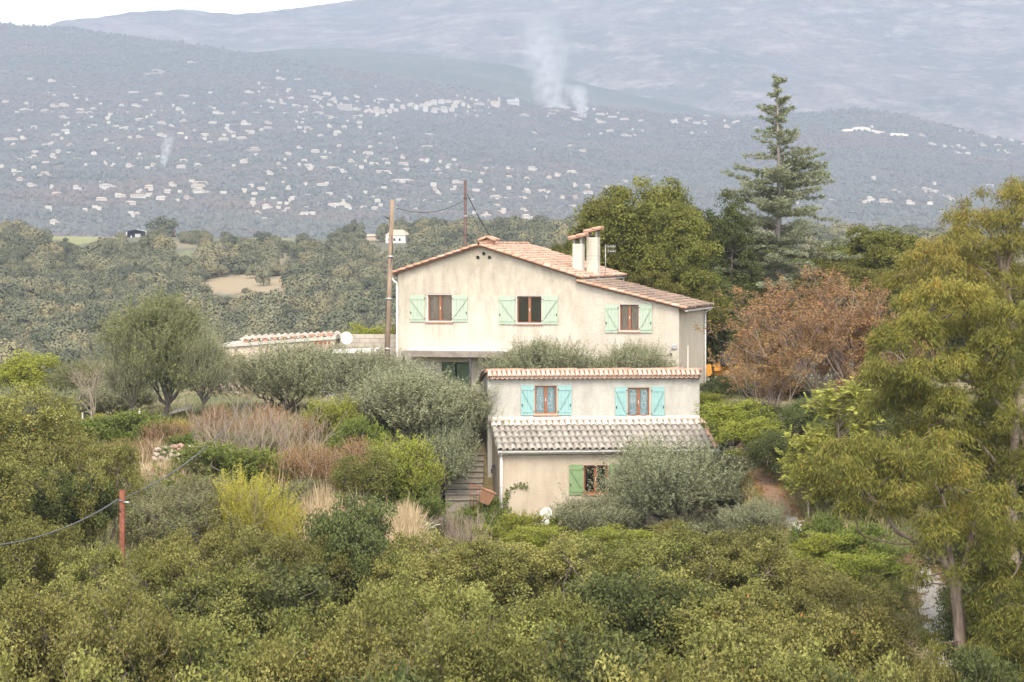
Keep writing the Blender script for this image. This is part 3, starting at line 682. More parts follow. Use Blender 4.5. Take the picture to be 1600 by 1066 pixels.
# ------------------------------------------------------------------ annex sheds beside the big house
C = Frame(338, 119, -6.9, R(-6))
ax = thing('flat_annex', 'low pinkish flat topped annex with corrugated sheets lying on its roof', 'outbuilding', C.loc(), C.ang)
a0, a1 = 0, C.u(522); zt = lambda X: C.z(540-14*(X-338)/184, X)
z0_, z1_ = zt(338), zt(522)
MB().hexa([(a0, 0, -1), (a1, 0, -1), (a1, 4, -1), (a0, 4, -1), (a0, 0, z0_-.12), (a1, 0, z1_-.12), (a1, 4, z1_-.12), (a0, 4, z0_-.12)]).build('wall', m_annex, ax)
MB().hexa([(a0-.1, -.12, z0_-.118), (a1+.1, -.12, z1_-.118), (a1+.1, 4.1, z1_-.118), (a0-.1, 4.1, z0_-.118), (a0-.1, -.12, z0_+.03), (a1+.1, -.12, z1_+.03), (a1+.1, 4.1, z1_+.03), (a0-.1, 4.1, z0_+.03)]).build('roof_slab', m_white, ax)
u0, u1 = C.u(374), C.u(524)      # corrugated fibre sheets propped on a batten
m_corr = plain('fibre_cement', (.38, .33, .28), .9, .35, 4)
mb = MB(); n = 150; vs = []
for k in range(n+1):
    u = u0+(u1-u0)*k/n; zb_ = C.z(531-7*(k/n)**.8, 374+150*k/n); z = zb_+.045*math.cos(2*PI*(u-u0)/.31); vs += [(u, -.05, z), (u, 1.6, z+.12), (u, -.05, z-.02), (u, 1.6, z+.10)]
mb.add(vs, [f for k in range(n) for f in ((4*k, 4*k+4, 4*k+5, 4*k+1), (4*k+2, 4*k+3, 4*k+7, 4*k+6), (4*k, 4*k+2, 4*k+6, 4*k+4))]); mb.build('corrugated_sheet', m_corr, ax)
for k in range(10):
    u = u0+.2+(u1-u0-.6)*k/9; zz = z0_+(z1_-z0_)*u/a1; MB().box(u, u+.28, .0, .3, zz+.03, zz+.19).build('brick', m_sill, ax)
for k in range(4): MB().box(a1-.9+.22*k, a1-.8+.22*k, -.25, -.122, z1_-.35, z1_-.2).build('rafter_end', m_frame, ax)
# lower lean-to roofs between
E = Frame(505, 117.4, -6.9, R(-4))
sr = thing('small_lean_to', 'low whitewashed outhouse with thin sloping roof under the satellite dish', 'outbuilding', E.loc(), E.ang)
e1 = E.u(586); MB().box(0, e1, 0, 1.1, -1, E.z(556, 540)).build('wall', m_white, sr)
MB().hexa([(-.1, -.2, E.z(553, 540)-.02), (e1+.1, -.2, E.z(549, 560)-.02), (e1+.1, 1.2, E.z(547, 560)), (-.1, 1.2, E.z(550, 540)), (-.1, -.2, E.z(553, 540)+.05), (e1+.1, -.2, E.z(549, 560)+.05), (e1+.1, 1.2, E.z(547, 560)+.07), (-.1, 1.2, E.z(550, 540)+.07)]).build('roof', m_pvc, sr)
G = Frame(346, 117.6, -6.9, R(-6)); gs = thing('tile_capped_wall', 'low rendered wall with a few clay tiles on top beside the annex', 'wall', G.loc(), G.ang); g1 = G.u(380)
MB().box(0, g1, 0, .3, -1, G.z(563, 360)).build('wall', m_annex, gs)
tiles('coping_tile', t_v, [tile_matrix(Vector((.1+.2*k, -.1, G.z(562, 360)+.02)), (0, 1, .1), (0, -.1, 1)) for k in range(int(g1/.2))], gs)
# breeze block wall between annex and house
Wl = Frame(524, 119.4, -6.9, R(-3)); bw = thing('block_wall', 'unrendered concrete block wall between the annex and the big house', 'wall', Wl.loc(), Wl.ang)
zt_ = Wl.z(522, 570); b1 = Wl.u(626); rows_ = 7; hb_ = .205; bl = .46
MB().box(.01, b1, .02, .19, -1, zt_-.02).build('mortar_core', m_conc, bw)
m_block = objvar('concrete_block', [(0, (.35, .31, .26)), (.5, (.41, .365, .305)), (1, (.38, .33, .275))], .95, .3, (.3, .26, .21))
me = MB().box(-bl/2+.008, bl/2-.008, 0, .2, 0, hb_-.014).mesh('block', m_block)
for r_ in range(rows_):
    k = 0; x = (bl/2 if r_ % 2 else 0)
    while x+bl/2 < b1: link('block', me, bw, (x+bl/2-.0, random.Random(r_*31+k).uniform(-.006, .006), zt_-hb_*(r_+1))); x += bl; k += 1
# satellite dishes
def dish(loc, r, tilt, yaw, name, label, mast):
    t = thing(name, label, 'satellite dish', loc); mb = MB(); n, rings = 24, 5; vs = [(0, 0, 0)]
    for i in range(1, rings+1):
        rr = r*i/rings
        for k in range(n): a = 2*PI*k/n; vs.append((rr*math.cos(a)*.92, -.16*r*(i/rings)**2*2, rr*math.sin(a)))
    fs = [(0, 1+k, 1+(k+1) % n) for k in range(n)]
    for i in range(rings-1):
        for k in range(n): fs.append((1+i*n+k, 1+(i+1)*n+k, 1+(i+1)*n+(k+1) % n, 1+i*n+(k+1) % n))
    mb.add(vs, fs, True); o = mb.build('reflector', m_pvc, t, rot=(R(tilt), 0, R(yaw))); so = o.modifiers.new('thick', 'SOLIDIFY'); so.thickness = .012
    a = MB().tube([(0, -.02, -r*.95), (0, -r*1.1, -r*.35)], .012, 6).box(-.035, .035, -r*1.15-.05, -r*1.1+.03, -r*.35-.04, -r*.35+.05); a.build('feed_arm', m_steel, o)
    MB().tube(mast, .025, 8).build('mast', m_steel, t); return t
P = at(541, 529, 118.2); dish(P, .30, -12, 14, 'satellite_dish', 'round white satellite dish on a mast before the concrete block wall', [(0, .05, 0), (0, .10, -.25), (.02, .12, -1.5)])
P = B.world(B.u(851), -.75, fz(805, 851)); dish(P, .36, -18, -38, 'satellite_dish', 'white satellite dish low on the beige wall half hidden by a shrub', [(0, .02, 0), (.05, .2, -.08), (-.15, .74, .03)])

# ------------------------------------------------------------------ poles and cables
m_pole = barkmat('weathered_pole', (.15, .105, .072), (.26, .19, .135), 2); m_rust = plain('rusty_steel', (.19, .062, .035), .85, .35, 9); m_brown = plain('brown_steel', (.075, .038, .033), .6, .25, 5)
pt, pb = at(613, 312, 114.2), at(603, 612, 114.2); t = thing('wooden_pole', 'tall grey brown wooden utility pole leaning by the house corner', 'utility pole', pb)
d = pt-pb; MB().tube([(0, 0, 0), d*.5, d], [.13, .115, .095], 10).build('pole', m_pole, t)
MB().tube([Vector((.13, -.05, 1.2)), d*.4+Vector((-.14, -.06, 0)), d*.75+Vector((.10, -.1, 0)), d*.92+Vector((-.13, -.05, 0))], .018, 5).build('earth_wire', m_iron, t)
MB().tube([d*.9+Vector((-.13, 0, 0)), d*.9+Vector((-.3, .1, .1))], .03, 6).build('insulator', m_iron, t)
for f_ in (.22, .48, .70): MB().tube([d*f_, d*(f_+.008)], .15, 10).build('band', m_steel, t)
Q = at(727, 282, 127); zq = gz(Q.x, Q.y); st_ = thing('steel_pole', 'tall dark brown steel pole rising behind the house roof', 'utility pole', (Q.x, Q.y, zq))
H = Q.z-zq; MB().tube([(0, 0, 0), (0, 0, H)], [.10, .07], 10).build('pole', m_brown, st_)
for k in range(5): MB().tube([(0, 0, H*(.55+.09*k)), (0, 0, H*(.55+.09*k)+.05)], .115-.003*k, 10).build('band', m_steel if k in (1, 3) else m_brown, st_)
def cable(name, label, a, c, sag, r, mat=m_iron, n=24, group=None):
    a, c = Vector(a), Vector(c); pts = [a.lerp(c, k/n)-Vector((0, 0, sag*4*(k/n)*(1-k/n))) for k in range(n+1)]
    return tag(MB().tube(pts, r, 5).build(name, mat), label, 'cable', group)
cable('overhead_cable', 'sagging black cable between the wooden pole and the steel pole', at(616, 324, 114.2), at(724, 314, 127), .38, .017)
cable('overhead_cable', 'black cable dropping steeply behind the tiled roof from the steel pole', at(730, 303, 127), at(782, 388, 133), .25, .022)
b1_ = near_hit(191, 900); D = 74; X0 = (191-CX)/F*D; zb_ = gz(X0, D); zt_ = at(191, 766, D).z
rp = thing('rusty_post', 'rust red steel post standing among the oaks with a twisted cable', 'post', (X0, D, zb_))
h = zt_-zb_; MB().box(-.07, .07, -.07, -.055, 0, h).box(-.07, .07, .055, .07, 0, h).box(-.012, .012, -.055, .055, 0, h).box(-.069, -.055, -.055, .055, 0, h-.002).build('beam', m_rust, rp)
MB().tube([(0, -.09, h-.30), (-.16, -.12, h-.26)], .02, 6).build('clamp', m_steel, rp); MB().tube([(.05, -.1, h-.34), (.22, -.14, h-.34)], .028, 8).build('insulator', m_steel, rp)
MB().tube([(-.15, -.12, h-.27), (-.13, -.12, h-.5), (-.02, -.1, h-.62)], .012, 5).build('drip_loop', m_iron, rp)
m_cab = plain('grey_cable', (.085, .085, .09), .6, .2)
cable('twisted_cable', 'thick twisted grey cable coming in to the rusty post from outside', at(-60, 856, 62), at(188, 778, D), .35, .021, m_cab)
cable('twisted_cable', 'thick twisted grey cable rising from the rusty post to the annex', at(194, 778, D), at(436, 556, 117), .9, .021, m_cab)
cable('drop_wire', 'thin black wire running down from the rusty post into the bushes', at(197, 783, D), at(330, 842, 72), .12, .012)

# ------------------------------------------------------------------ steps, railing, planter beside the small house
m_step = objvar('worn_step', [(0, (.20, .175, .14)), (1, (.26, .23, .185))], .95, .7, (.09, .085, .06))
t = thing('stone_steps', 'worn grey stone steps climbing beside the small house', 'steps', (-1.75, 100.4, -10.25))
for k in range(10):
    x0, x1 = -.85-.02*k, .55+.035*k*.3
    rgs = random.Random(k); MB().hexa([(x0, .38*k, .19*k-.6), (x1, .38*k+.02, .19*k-.6), (x1, .38*k+.62, .19*k-.6), (x0, .38*k+.6, .19*k-.6), (x0, .38*k+rgs.uniform(-.03, .03), .19*k+.13), (x1, .38*k, .19*k+.13), (x1, .38*k+.62, .19*k+.15), (x0, .38*k+.6, .19*k+.15)]).build('riser', m_step, t)
    MB().box(x0-.02, x1, .38*k-.05, .38*k+.40, .19*k+.155, .19*k+.215).build('step', m_step, t, bevel=.012)
P = at(742, 783, 99.6); ra_ = thing('rusty_railing', 'short rusty iron railing at the foot of the steps', 'railing', (P.x, P.y, P.z-.15)); hh = .78
for k in range(4): MB().tube([(-.17+.12*k, .03*k, -.3), (-.17+.12*k, .03*k, hh-.03*k)], .014, 6).build('bar', m_rust, ra_)
MB().bar((-.2, -.01, hh+.02), (.25, .1, hh-.1), .035, .05).build('handrail', m_rust, ra_)
P = at(756, 787, 99.2); pl = thing('planter', 'tilted square terracotta planter against the corner of the small house', 'planter', (P.x, P.y, P.z))
m_terra = plain('terracotta', (.30, .155, .09), .85, .25, 7); M = Matrix.Rotation(R(22), 4, 'Y')@Matrix.Rotation(R(24), 4, 'Z'); mb = MB()
q = lambda s_, z: [M@Vector((a*s_, b_*s_, z)) for a, b_ in ((-1, -1), (1, -1), (1, 1), (-1, 1))]
mb.hexa(q(.15, 0)+q(.22, .50)).build('pot', m_terra, pl, bevel=.015); MB().hexa(q(.24, .501)+q(.25, .56)).build('rim', m_terra, pl, bevel=.012)
# heap of loose stones on the bank, some terrace stones
m_stone = objvar('field_stone', [(0, (.26, .20, .15)), (.4, (.34, .28, .22)), (.75, (.29, .18, .13)), (1, (.42, .37, .30))], .95, .4, (.2, .17, .12))
stones = []
for s_ in range(5):
    r_ = np.random.default_rng(s_); import bmesh
    bm = bmesh.new(); bmesh.ops.create_icosphere(bm, subdivisions=1, radius=1)
    for v_ in bm.verts: v_.co *= r_.uniform(.75, 1.15); v_.co.z *= .62; v_.co.x *= 1.15
    me = bpy.data.meshes.new('stone'); bm.to_mesh(me); bm.free(); me.materials.append(m_stone); stones.append(me)
P = near_hit(276, 742); sw = thing('stone_wall', 'crumbling dry stone wall of pale and reddish rocks on the bank', 'stone wall', P); r_ = random.Random(3)
for row in range(7):
    for k in range(9-row//2):
        x = -1.05+.27*k+r_.uniform(-.07, .07)+.06*row; s_ = r_.uniform(.10, .19)
        link('stone', stones[r_.randrange(5)], sw, (x, .07*row+r_.uniform(-.08, .08), .06+.165*row-.05*abs(k-3)*(row > 3)), (r_.uniform(-.4, .4), r_.uniform(-.4, .4), r_.uniform(0, 6)), (s_, s_, s_))
MB().hexa([(-1.1, .25, -.4), (1.2, .25, -.4), (1.2, 1.2, -.4), (-1.1, 1.2, -.4), (-.9, .5, .95), (.9, .5, 1.0), (.9, 1.2, 1.0), (-.9, 1.2, .95)]).build('earth_bank', m_ground, sw)
for (X, Y, n_, lab) in ((470, 712, 9, 'row of reddish field stones at the foot of the rusty shrubs'), (310, 765, 6, 'few pinkish stones half buried in the bank below the stone wall')):
    P = near_hit(X, Y); tt = thing('field_stones', lab, 'stones', P)
    for k in range(n_):
        s_ = r_.uniform(.10, .2); x = -.8+1.6*k/n_+r_.uniform(-.1, .1); y = r_.uniform(-.2, .2); link('stone', stones[r_.randrange(5)], tt, (x, y, gz(P.x+x, P.y+y)-P.z+.03), (0, 0, r_.uniform(0, 6)), (s_, s_, s_))
# pale planks lying behind the olive trunk, wooden stakes
m_plank = plain('bleached_wood', (.38, .35, .30), .9, .2, 12)
P = near_hit(272, 656); t = thing('plank_stack', 'bleached planks lying aslant behind the olive trunk', 'planks', P); 
for k in range(3): MB().bar((-.75+.05*k, .2*k, .10+.03*k), (.70, .2*k+.1, .48+.05*k), .12, .05).build('plank', m_plank, t)
for (X, Y0, Y1, lab) in ((218, 678, 640, 'thin grey stake near the forked olive trunk'), (129, 676, 645, 'leftmost pale stake under the bare tree'), (143, 678, 640, 'right hand pale stake under the bare tree')):
    P = near_hit(X, Y0); tag(MB().tube([(0, 0, -.2), (0, 0, (Y0-Y1)/F*P.y)], [.045, .035], 7).build('wooden_stake', m_plank, loc=P), lab, 'stake')
# orange digger parked behind the house: cab, arm and bucket show past the corner
m_yel = plain('digger_orange', (.55, .24, .02), .5, .18, 6); m_blk = plain('black_rubber', (.025, .025, .025), .8, .2)
P = at(1108, 580, 119); zb_ = gz(P.x, P.y); dg = thing('orange_digger', 'small orange digger arm and bucket beyond the house corner', 'digger', (P.x, P.y, zb_)); hz = at(0, 572, 119).z-zb_
prof = [(-.42, .0), (.1, -.02), (.22, .1), (.22, .52), (-.05, .50), (-.35, .30)]
for nm, dx, dz, rt in (('bucket', -.08, hz-.45, -8),):
    mb = MB(); vs = [(a, y, c_) for y in (-.35, .35) for a, c_ in prof]; mb.add(vs, [tuple(range(6))[::-1], tuple(range(6, 12))]+[(i, (i+1) % 6, 6+(i+1) % 6, 6+i) for i in range(6)]); mb.build(nm, m_yel, dg, bevel=.02, loc=(dx, 0, dz), rot=(0, R(rt), 0))
mb = MB(); prof = [(.20, .22), (.36, .44), (.62, .54), (1.02, .47), (1.06, .36), (.72, .24), (.46, .12), (.24, .1)]; n_ = len(prof)
mb.add([(a, y, c_) for y in (-.14, .14) for a, c_ in prof], [tuple(range(n_))[::-1], tuple(range(n_, 2*n_))]+[(i, (i+1) % n_, n_+(i+1) % n_, n_+i) for i in range(n_)]); mb.build('boom', m_yel, dg, bevel=.02, loc=(0, 0, hz-.35))
MB().bar((.12, 0, hz-.3), (.22, 0, hz-.05), .16, .2).build('pivot', m_blk, dg)
MB().box(.2, 1.5, .2, 1.2, .75, 1.25).build('body', m_yel, dg, bevel=.05); MB().box(.25, .27, -.05, .05, 1.25, hz-.2).build('arm_post', m_yel, dg)
for y in (-.75, .45): MB().box(-.5, 1.8, y, y+.3, 0, .5).build('track', m_blk, dg, bevel=.12)
MB().box(.5, 1.3, -.5, .5, 1.251, 1.9).build('cab', m_blk, dg, bevel=.06)
# ------------------------------------------------------------------ plant building
def unit(a): return a/np.maximum(np.linalg.norm(a, axis=-1, keepdims=True), 1e-9)
def dirs(r, n): return unit(r.normal(size=(n, 3)))
def leaves(C, Adir, Nrm, L, W, tint):
    """kite shaped leaves: centres, long axes, rough normals"""
    A = unit(Adir); S = unit(np.cross(A, Nrm)); L = np.asarray(L)[:, None]*.5 if np.ndim(L) else L*.5; W = np.asarray(W)[:, None]*.5 if np.ndim(W) else W*.5
    V = np.stack([C-A*L, C+S*W+A*L*.15, C+A*L, C-S*W+A*L*.15], 1).reshape(-1, 3)
    return V, np.arange(len(V)).reshape(-1, 4), np.repeat(tint, 4)
def segs_mesh(name, segs, mat, n=5):
    """tapered twigs: segs rows (p0, p1, r0, r1)"""
    s = np.asarray(segs, float); P0, P1, r0, r1 = s[:, :3], s[:, 3:6], s[:, 6], s[:, 7]
    d = unit(P1-P0); ref = np.where(np.abs(d[:, 2:3]) > .9, [[1., 0, 0]], [[0, 0, 1.]]); a = unit(np.cross(d, ref)); b_ = np.cross(d, a)
    t = 2*PI*np.arange(n)/n; ring = a[:, None]*np.cos(t)[None, :, None]+b_[:, None]*np.sin(t)[None, :, None]
    V = np.concatenate([P0[:, None]+ring*r0[:, None, None], P1[:, None]+ring*r1[:, None, None]], 1)
    k = np.arange(n); q = np.stack([k, (k+1) % n, n+(k+1) % n, n+k], 1); Q = (q[None]+(np.arange(len(s))*2*n)[:, None, None]).reshape(-1, 4)
    return np_mesh(name, V.reshape(-1, 3), Q, mat, None, True)
def limb(rng, a, c, r0, r1, n=5, wob=.12, sag=0):
    """crooked limb from a to c"""
    a, c = np.asarray(a, float), np.asarray(c, float); L = np.linalg.norm(c-a); p = [a+(c-a)*k/n+(rng.normal(size=3)*wob*L/n if 0 < k < n else 0)+np.array([0, 0, -sag*4*(k/n)*(1-k/n)]) for k in range(n+1)]
    return [(*p[k], *p[k+1], r0+(r1-r0)*k/n, r0+(r1-r0)*(k+1)/n) for k in range(n)]
def grow(rng, p, d, L, r, lev, spread=.6, up=.15, kids=(3, 5), shrink=.66, out=None, tips=None, wob=.12):
    """branching twigs; returns segments and tip list"""
    if out is None: out, tips = [], []
    n = 3; q = np.array(p, float); d = np.array(d, float); pts = [q.copy()]
    for k in range(n):
        d = unit(d+rng.normal(size=3)*wob+np.array([0, 0, up*.3])); q2 = q+d*L/n; ra, rb = r*(1-.45*k/n), r*(1-.45*(k+1)/n)
        out.append((*q, *q2, ra, rb)); q = q2; pts.append(q.copy())
    if lev == 0: tips.append((pts, d)); return out, tips
    for j in range(rng.integers(kids[0], kids[1]+1)):
        s = pts[-1] if j == 0 else pts[rng.integers(1, n+1)]
        nd = unit(d+rng.normal(size=3)*spread+np.array([0, 0, up]))
        grow(rng, s, nd, L*shrink*rng.uniform(.75, 1.2), max(r*.52, .003), lev-1, spread, up, kids, shrink, out, tips, wob)
    return out, tips

m_bark = barkmat('oak_bark', (.09, .07, .05), (.17, .14, .11)); m_olivebark = barkmat('olive_bark', (.07, .06, .05), (.15, .13, .11)); m_graytwig = barkmat('grey_twig', (.215, .17, .125), (.32, .26, .195), 8)
m_eucbark = barkmat('peeling_bark', (.11, .072, .048), (.24, .19, .15), 2.6); m_browntwig = barkmat('brown_twig', (.24, .18, .145), (.36, .285, .235), 8)
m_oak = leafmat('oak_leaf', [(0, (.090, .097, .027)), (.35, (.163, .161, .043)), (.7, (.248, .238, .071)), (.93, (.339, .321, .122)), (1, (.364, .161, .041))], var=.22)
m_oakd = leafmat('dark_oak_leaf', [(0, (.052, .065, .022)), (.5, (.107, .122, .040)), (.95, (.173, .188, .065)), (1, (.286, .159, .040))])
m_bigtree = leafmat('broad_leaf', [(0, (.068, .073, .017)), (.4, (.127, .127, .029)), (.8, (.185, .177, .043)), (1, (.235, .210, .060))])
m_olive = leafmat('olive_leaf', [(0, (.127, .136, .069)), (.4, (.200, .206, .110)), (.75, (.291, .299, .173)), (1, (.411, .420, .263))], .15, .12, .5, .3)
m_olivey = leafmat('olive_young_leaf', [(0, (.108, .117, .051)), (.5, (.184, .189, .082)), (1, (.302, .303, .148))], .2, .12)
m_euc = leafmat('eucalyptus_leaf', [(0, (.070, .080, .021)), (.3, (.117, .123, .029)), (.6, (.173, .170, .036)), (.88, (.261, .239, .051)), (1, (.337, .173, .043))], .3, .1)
m_eucg = leafmat('eucalyptus_gold_leaf', [(0, (.080, .078, .022)), (.4, (.146, .134, .032)), (.8, (.227, .190, .048)), (1, (.312, .185, .051))], .3, .1)
m_rustleaf = leafmat('autumn_leaf', [(0, (.160, .094, .045)), (.4, (.253, .148, .069)), (.75, (.303, .178, .078)), (.92, (.370, .223, .073)), (1, (.303, .268, .073))], .25, .08)
m_cedar = leafmat('cedar_needle', [(0, (.125, .137, .078)), (.5, (.194, .210, .123)), (1, (.280, .297, .181))], .1, .06)
m_broom = leafmat('broom_leaf', [(0, (.250, .250, .038)), (.4, (.376, .356, .045)), (.8, (.465, .423, .060)), (1, (.482, .346, .045))], .3, .05)
m_lime = leafmat('lime_leaf', [(0, (.140, .165, .025)), (.5, (.238, .257, .040)), (1, (.367, .376, .075))], .3, .06)
m_feather = leafmat('feathery_leaf', [(0, (.22, .24, .045)), (.5, (.34, .35, .07)), (1, (.46, .46, .12))], .35, .05)
m_grassg = leafmat('green_shrub_leaf', [(0, (.085, .116, .024)), (.5, (.145, .182, .038)), (1, (.230, .264, .065))], .3, .1)
m_straw = leafmat('straw', [(0, (.36, .27, .15)), (.5, (.48, .38, .23)), (1, (.58, .48, .32))], .25, .05, .7)
m_rusty = leafmat('rusty_twiglet', [(0, (.171, .104, .046)), (.5, (.247, .143, .061)), (1, (.323, .208, .091))], .1, .08, .8)
m_grass = leafmat('grass_blade', [(0, (.085, .10, .026)), (.35, (.15, .16, .045)), (.6, (.25, .215, .09)), (1, (.42, .34, .20))], .25, .05, .7)
m_agave = leafmat('agave_leaf', [(0, (.20, .24, .16)), (1, (.46, .46, .28))], .1, .05)

def oak_crown(seed, w0=5, h0=6, n=78, per=430, mat=m_oak, base=.28, leaf=.082, bark=m_bark, lobes=9, cs=1.0):
    """oak: trunk, limbs, lobes, and on every lobe small bunches of leaves with gaps between"""
    r = np.random.default_rng(seed); zc = h0*(base+(1-base)*.46); rad = np.array([w0/2, w0/2, h0*(1-base)*.54]); n = int(n*2.3)
    ld = dirs(r, lobes); ld[:, 2] = np.where(ld[:, 2] < -.3, -ld[:, 2], ld[:, 2]); LCn = ld*r.uniform(.42, .72, lobes)[:, None]; LR = r.uniform(.30, .50, lobes)
    li = r.choice(lobes, n, p=LR**2/np.sum(LR**2)); d = unit(dirs(r, n)+ld[li]*.45+[0, 0, .15])
    C = np.array([0, 0, zc])+(LCn[li]+d*(LR[li]*r.uniform(.62, 1.04, n))[:, None])*rad; rc = r.uniform(.20, .46, n)*cs
    C = np.concatenate([C, np.array([0, 0, zc])+dirs(r, n//6)*r.uniform(.1, .6, n//6)[:, None]*rad]); rc = np.concatenate([rc, r.uniform(.4, .6, n//6)*cs]); n = len(C)
    ct = r.uniform(-.16, .16, n)+np.concatenate([r.uniform(-.12, .12, lobes)[li], np.full(n-len(li), -.15)])  # inner clumps tinted darker: shade of the crown gaps painted in
    idx = np.repeat(np.arange(n), (per*(rc/.6/cs)**2*.95).astype(int)); m = len(idx)
    e = dirs(r, m); rho = r.uniform(0, 1, m)**.45; tw = unit(r.normal(size=(n, 8, 3))+[0, 0, .7]); pick = tw[idx, r.integers(0, 8, m)]; e = unit(e*.5+pick*.85)
    P = C[idx]+e*(rc[idx]*rho)[:, None]*[1, 1, .9]+r.normal(size=(m, 3))*.02
    ax = unit(e*.6+dirs(r, m)*.8); nr = unit(e*.6+dirs(r, m)*.55+[0, 0, .6]); t = np.clip(.42+ct[idx]+r.normal(0, .09, m)+.16*(rho-.6), 0, .95); t = np.where(r.random(m) < .003, 1.0, t)  # outer leaves of a bunch tinted lighter as painted highlights
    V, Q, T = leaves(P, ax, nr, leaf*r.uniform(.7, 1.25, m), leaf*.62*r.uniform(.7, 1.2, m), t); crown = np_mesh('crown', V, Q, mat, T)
    s = limb(r, (0, 0, -.6), (r.uniform(-.2, .2), r.uniform(-.2, .2), max(h0*base*1.05, .15)), .17, .13, 4, .1); top = np.array(s[-1][3:6])
    for q in range(lobes):
        lc = np.array([0, 0, zc])+LCn[q]*rad; m_ = top+(lc-top)*.5+r.normal(size=3)*.15; s += limb(r, top, m_, .085, .055, 3)+limb(r, m_, lc, .05, .03, 3)
        for k in np.nonzero(li == q)[0][::3]: s += limb(r, lc, C[k]+unit(C[k]-lc)*rc[k]*r.uniform(.5, 1.25), .020, .005, 3, .16)
    return dict(trunk=segs_mesh('trunk', s, bark, 5), crown=crown, w0=w0, h0=h0)

def shoot_crown(seed, w0, h0, n, mat, bark=m_olivebark, base=.2, slen=(.4, .8), per=20, leaf=(.085, .024), up=.9, out=.6, rnd=.35, clusters=36, trunks=1, lo_=-.55, ltilt=.75, tshift=0, rr=(.25, 1.0)):
    """crown of many wispy upright shoots (olive, broom, thin shrubs)"""
    r = np.random.default_rng(seed); zc = h0*(base+(1-base)*.5); sl = (slen[0]+slen[1])/2; rad = np.array([max(w0/2-sl*.45, w0*.22), max(w0/2-sl*.45, w0*.22), max(h0*(1-base)*.5-sl*.4, h0*.2)])
    cd = dirs(r, clusters); cd[:, 2] = np.maximum(cd[:, 2], lo_); cr = r.uniform(*rr, clusters)**.5
    CC = np.array([0, 0, zc])+cd*cr[:, None]*rad; ct = r.uniform(-.13, .13, clusters)
    ci = r.integers(0, clusters, n); S = CC[ci]+r.normal(size=(n, 3))*rad*.17; o = unit(S-[0, 0, zc-.4*rad[2]])
    D = unit(o*out+np.array([0, 0, up])+r.normal(size=(n, 3))*rnd); L = r.uniform(*slen, n)
    E = S+D*L[:, None]; st = r.uniform(-.1, .1, n)
    k = np.tile((np.arange(per)+.5)/per, n); i = np.repeat(np.arange(n), per); m = n*per
    bend = np.array([0, 0, -.12])*(k**2)[:, None]*L[i][:, None]
    P = S[i]+D[i]*(L[i]*k)[:, None]+bend; side = unit(np.cross(D[i], dirs(r, m)))
    ax = unit(D[i]*(1-ltilt*.5)+side*ltilt); P = P+ax*leaf[0]*.45
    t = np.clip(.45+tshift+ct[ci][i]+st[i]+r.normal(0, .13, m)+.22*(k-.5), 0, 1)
    V, Q, T = leaves(P, ax, unit(dirs(r, m)+[0, 0, .6]), leaf[0]*r.uniform(.7, 1.2, m)*(1.1-.5*k), leaf[1]*r.uniform(.8, 1.2, m), t)
    crown = np_mesh('crown', V, Q, mat, T); s = []
    for j in range(trunks):
        a = 2*PI*j/max(trunks, 1)+seed; b0 = np.array([.12*math.cos(a), .12*math.sin(a), -.5])*(trunks > 1)+np.array([0, 0, -.4]); t1 = np.array([.35*math.cos(a)*(trunks > 1), .35*math.sin(a)*(trunks > 1), max(h0*base*1.1, -.2)])
        s += limb(r, b0, t1, .16*w0/4.5, .11*w0/4.5, 4, .2)
        for q in r.choice(clusters, max(5, 14//trunks), replace=False): s += limb(r, t1, CC[q], .055*w0/4.5, .015, 4, .18)
    for q in range(0, n, 2): s.append((*S[q], *(S[q]+D[q]*L[q]*.8), .005, .002))
    return dict(trunk=segs_mesh('trunk', s, bark, 4), crown=crown, w0=w0, h0=h0)

def place(proto, name, X, D, topY, wpx, label, cat='tree', group=None, rot=None, zb=None, squash=None):
    """stand a plant on the ground at distance D below photo column X, its top at row topY"""
    if 'ext' not in proto:
        c_ = []
        for k in ('trunk', 'stems', 'crown'):
            if proto.get(k): v = np.empty(len(proto[k].vertices)*3, np.float32); proto[k].vertices.foreach_get('co', v); c_.append(v.reshape(-1, 3))
        c_ = np.concatenate(c_[-1:]); proto['ext'] = True; proto['w0'] = float(np.mean([np.ptp(np.percentile(c_[:, q], (1, 99))) for q in (0, 1)])); proto['h0'] = float(np.percentile(c_[:, 2], 99.7))
    x = (X-CX)/F*D; z = gz(x, D) if zb is None else zb; h = -(topY-H0)/F*D-z
    o = thing(name, label, cat, (x, D, z-.05), random.Random(int(X*7+D*13)).uniform(0, 6.28) if rot is None else rot, group)
    s = wpx/F*D/proto['w0']; o.scale = (s, s, max(h, .15)/proto['h0'])
    for k in ('trunk', 'stems', 'crown', 'leaves', 'flowers'):
        if proto.get(k): link(k, proto[k], o)
    return o

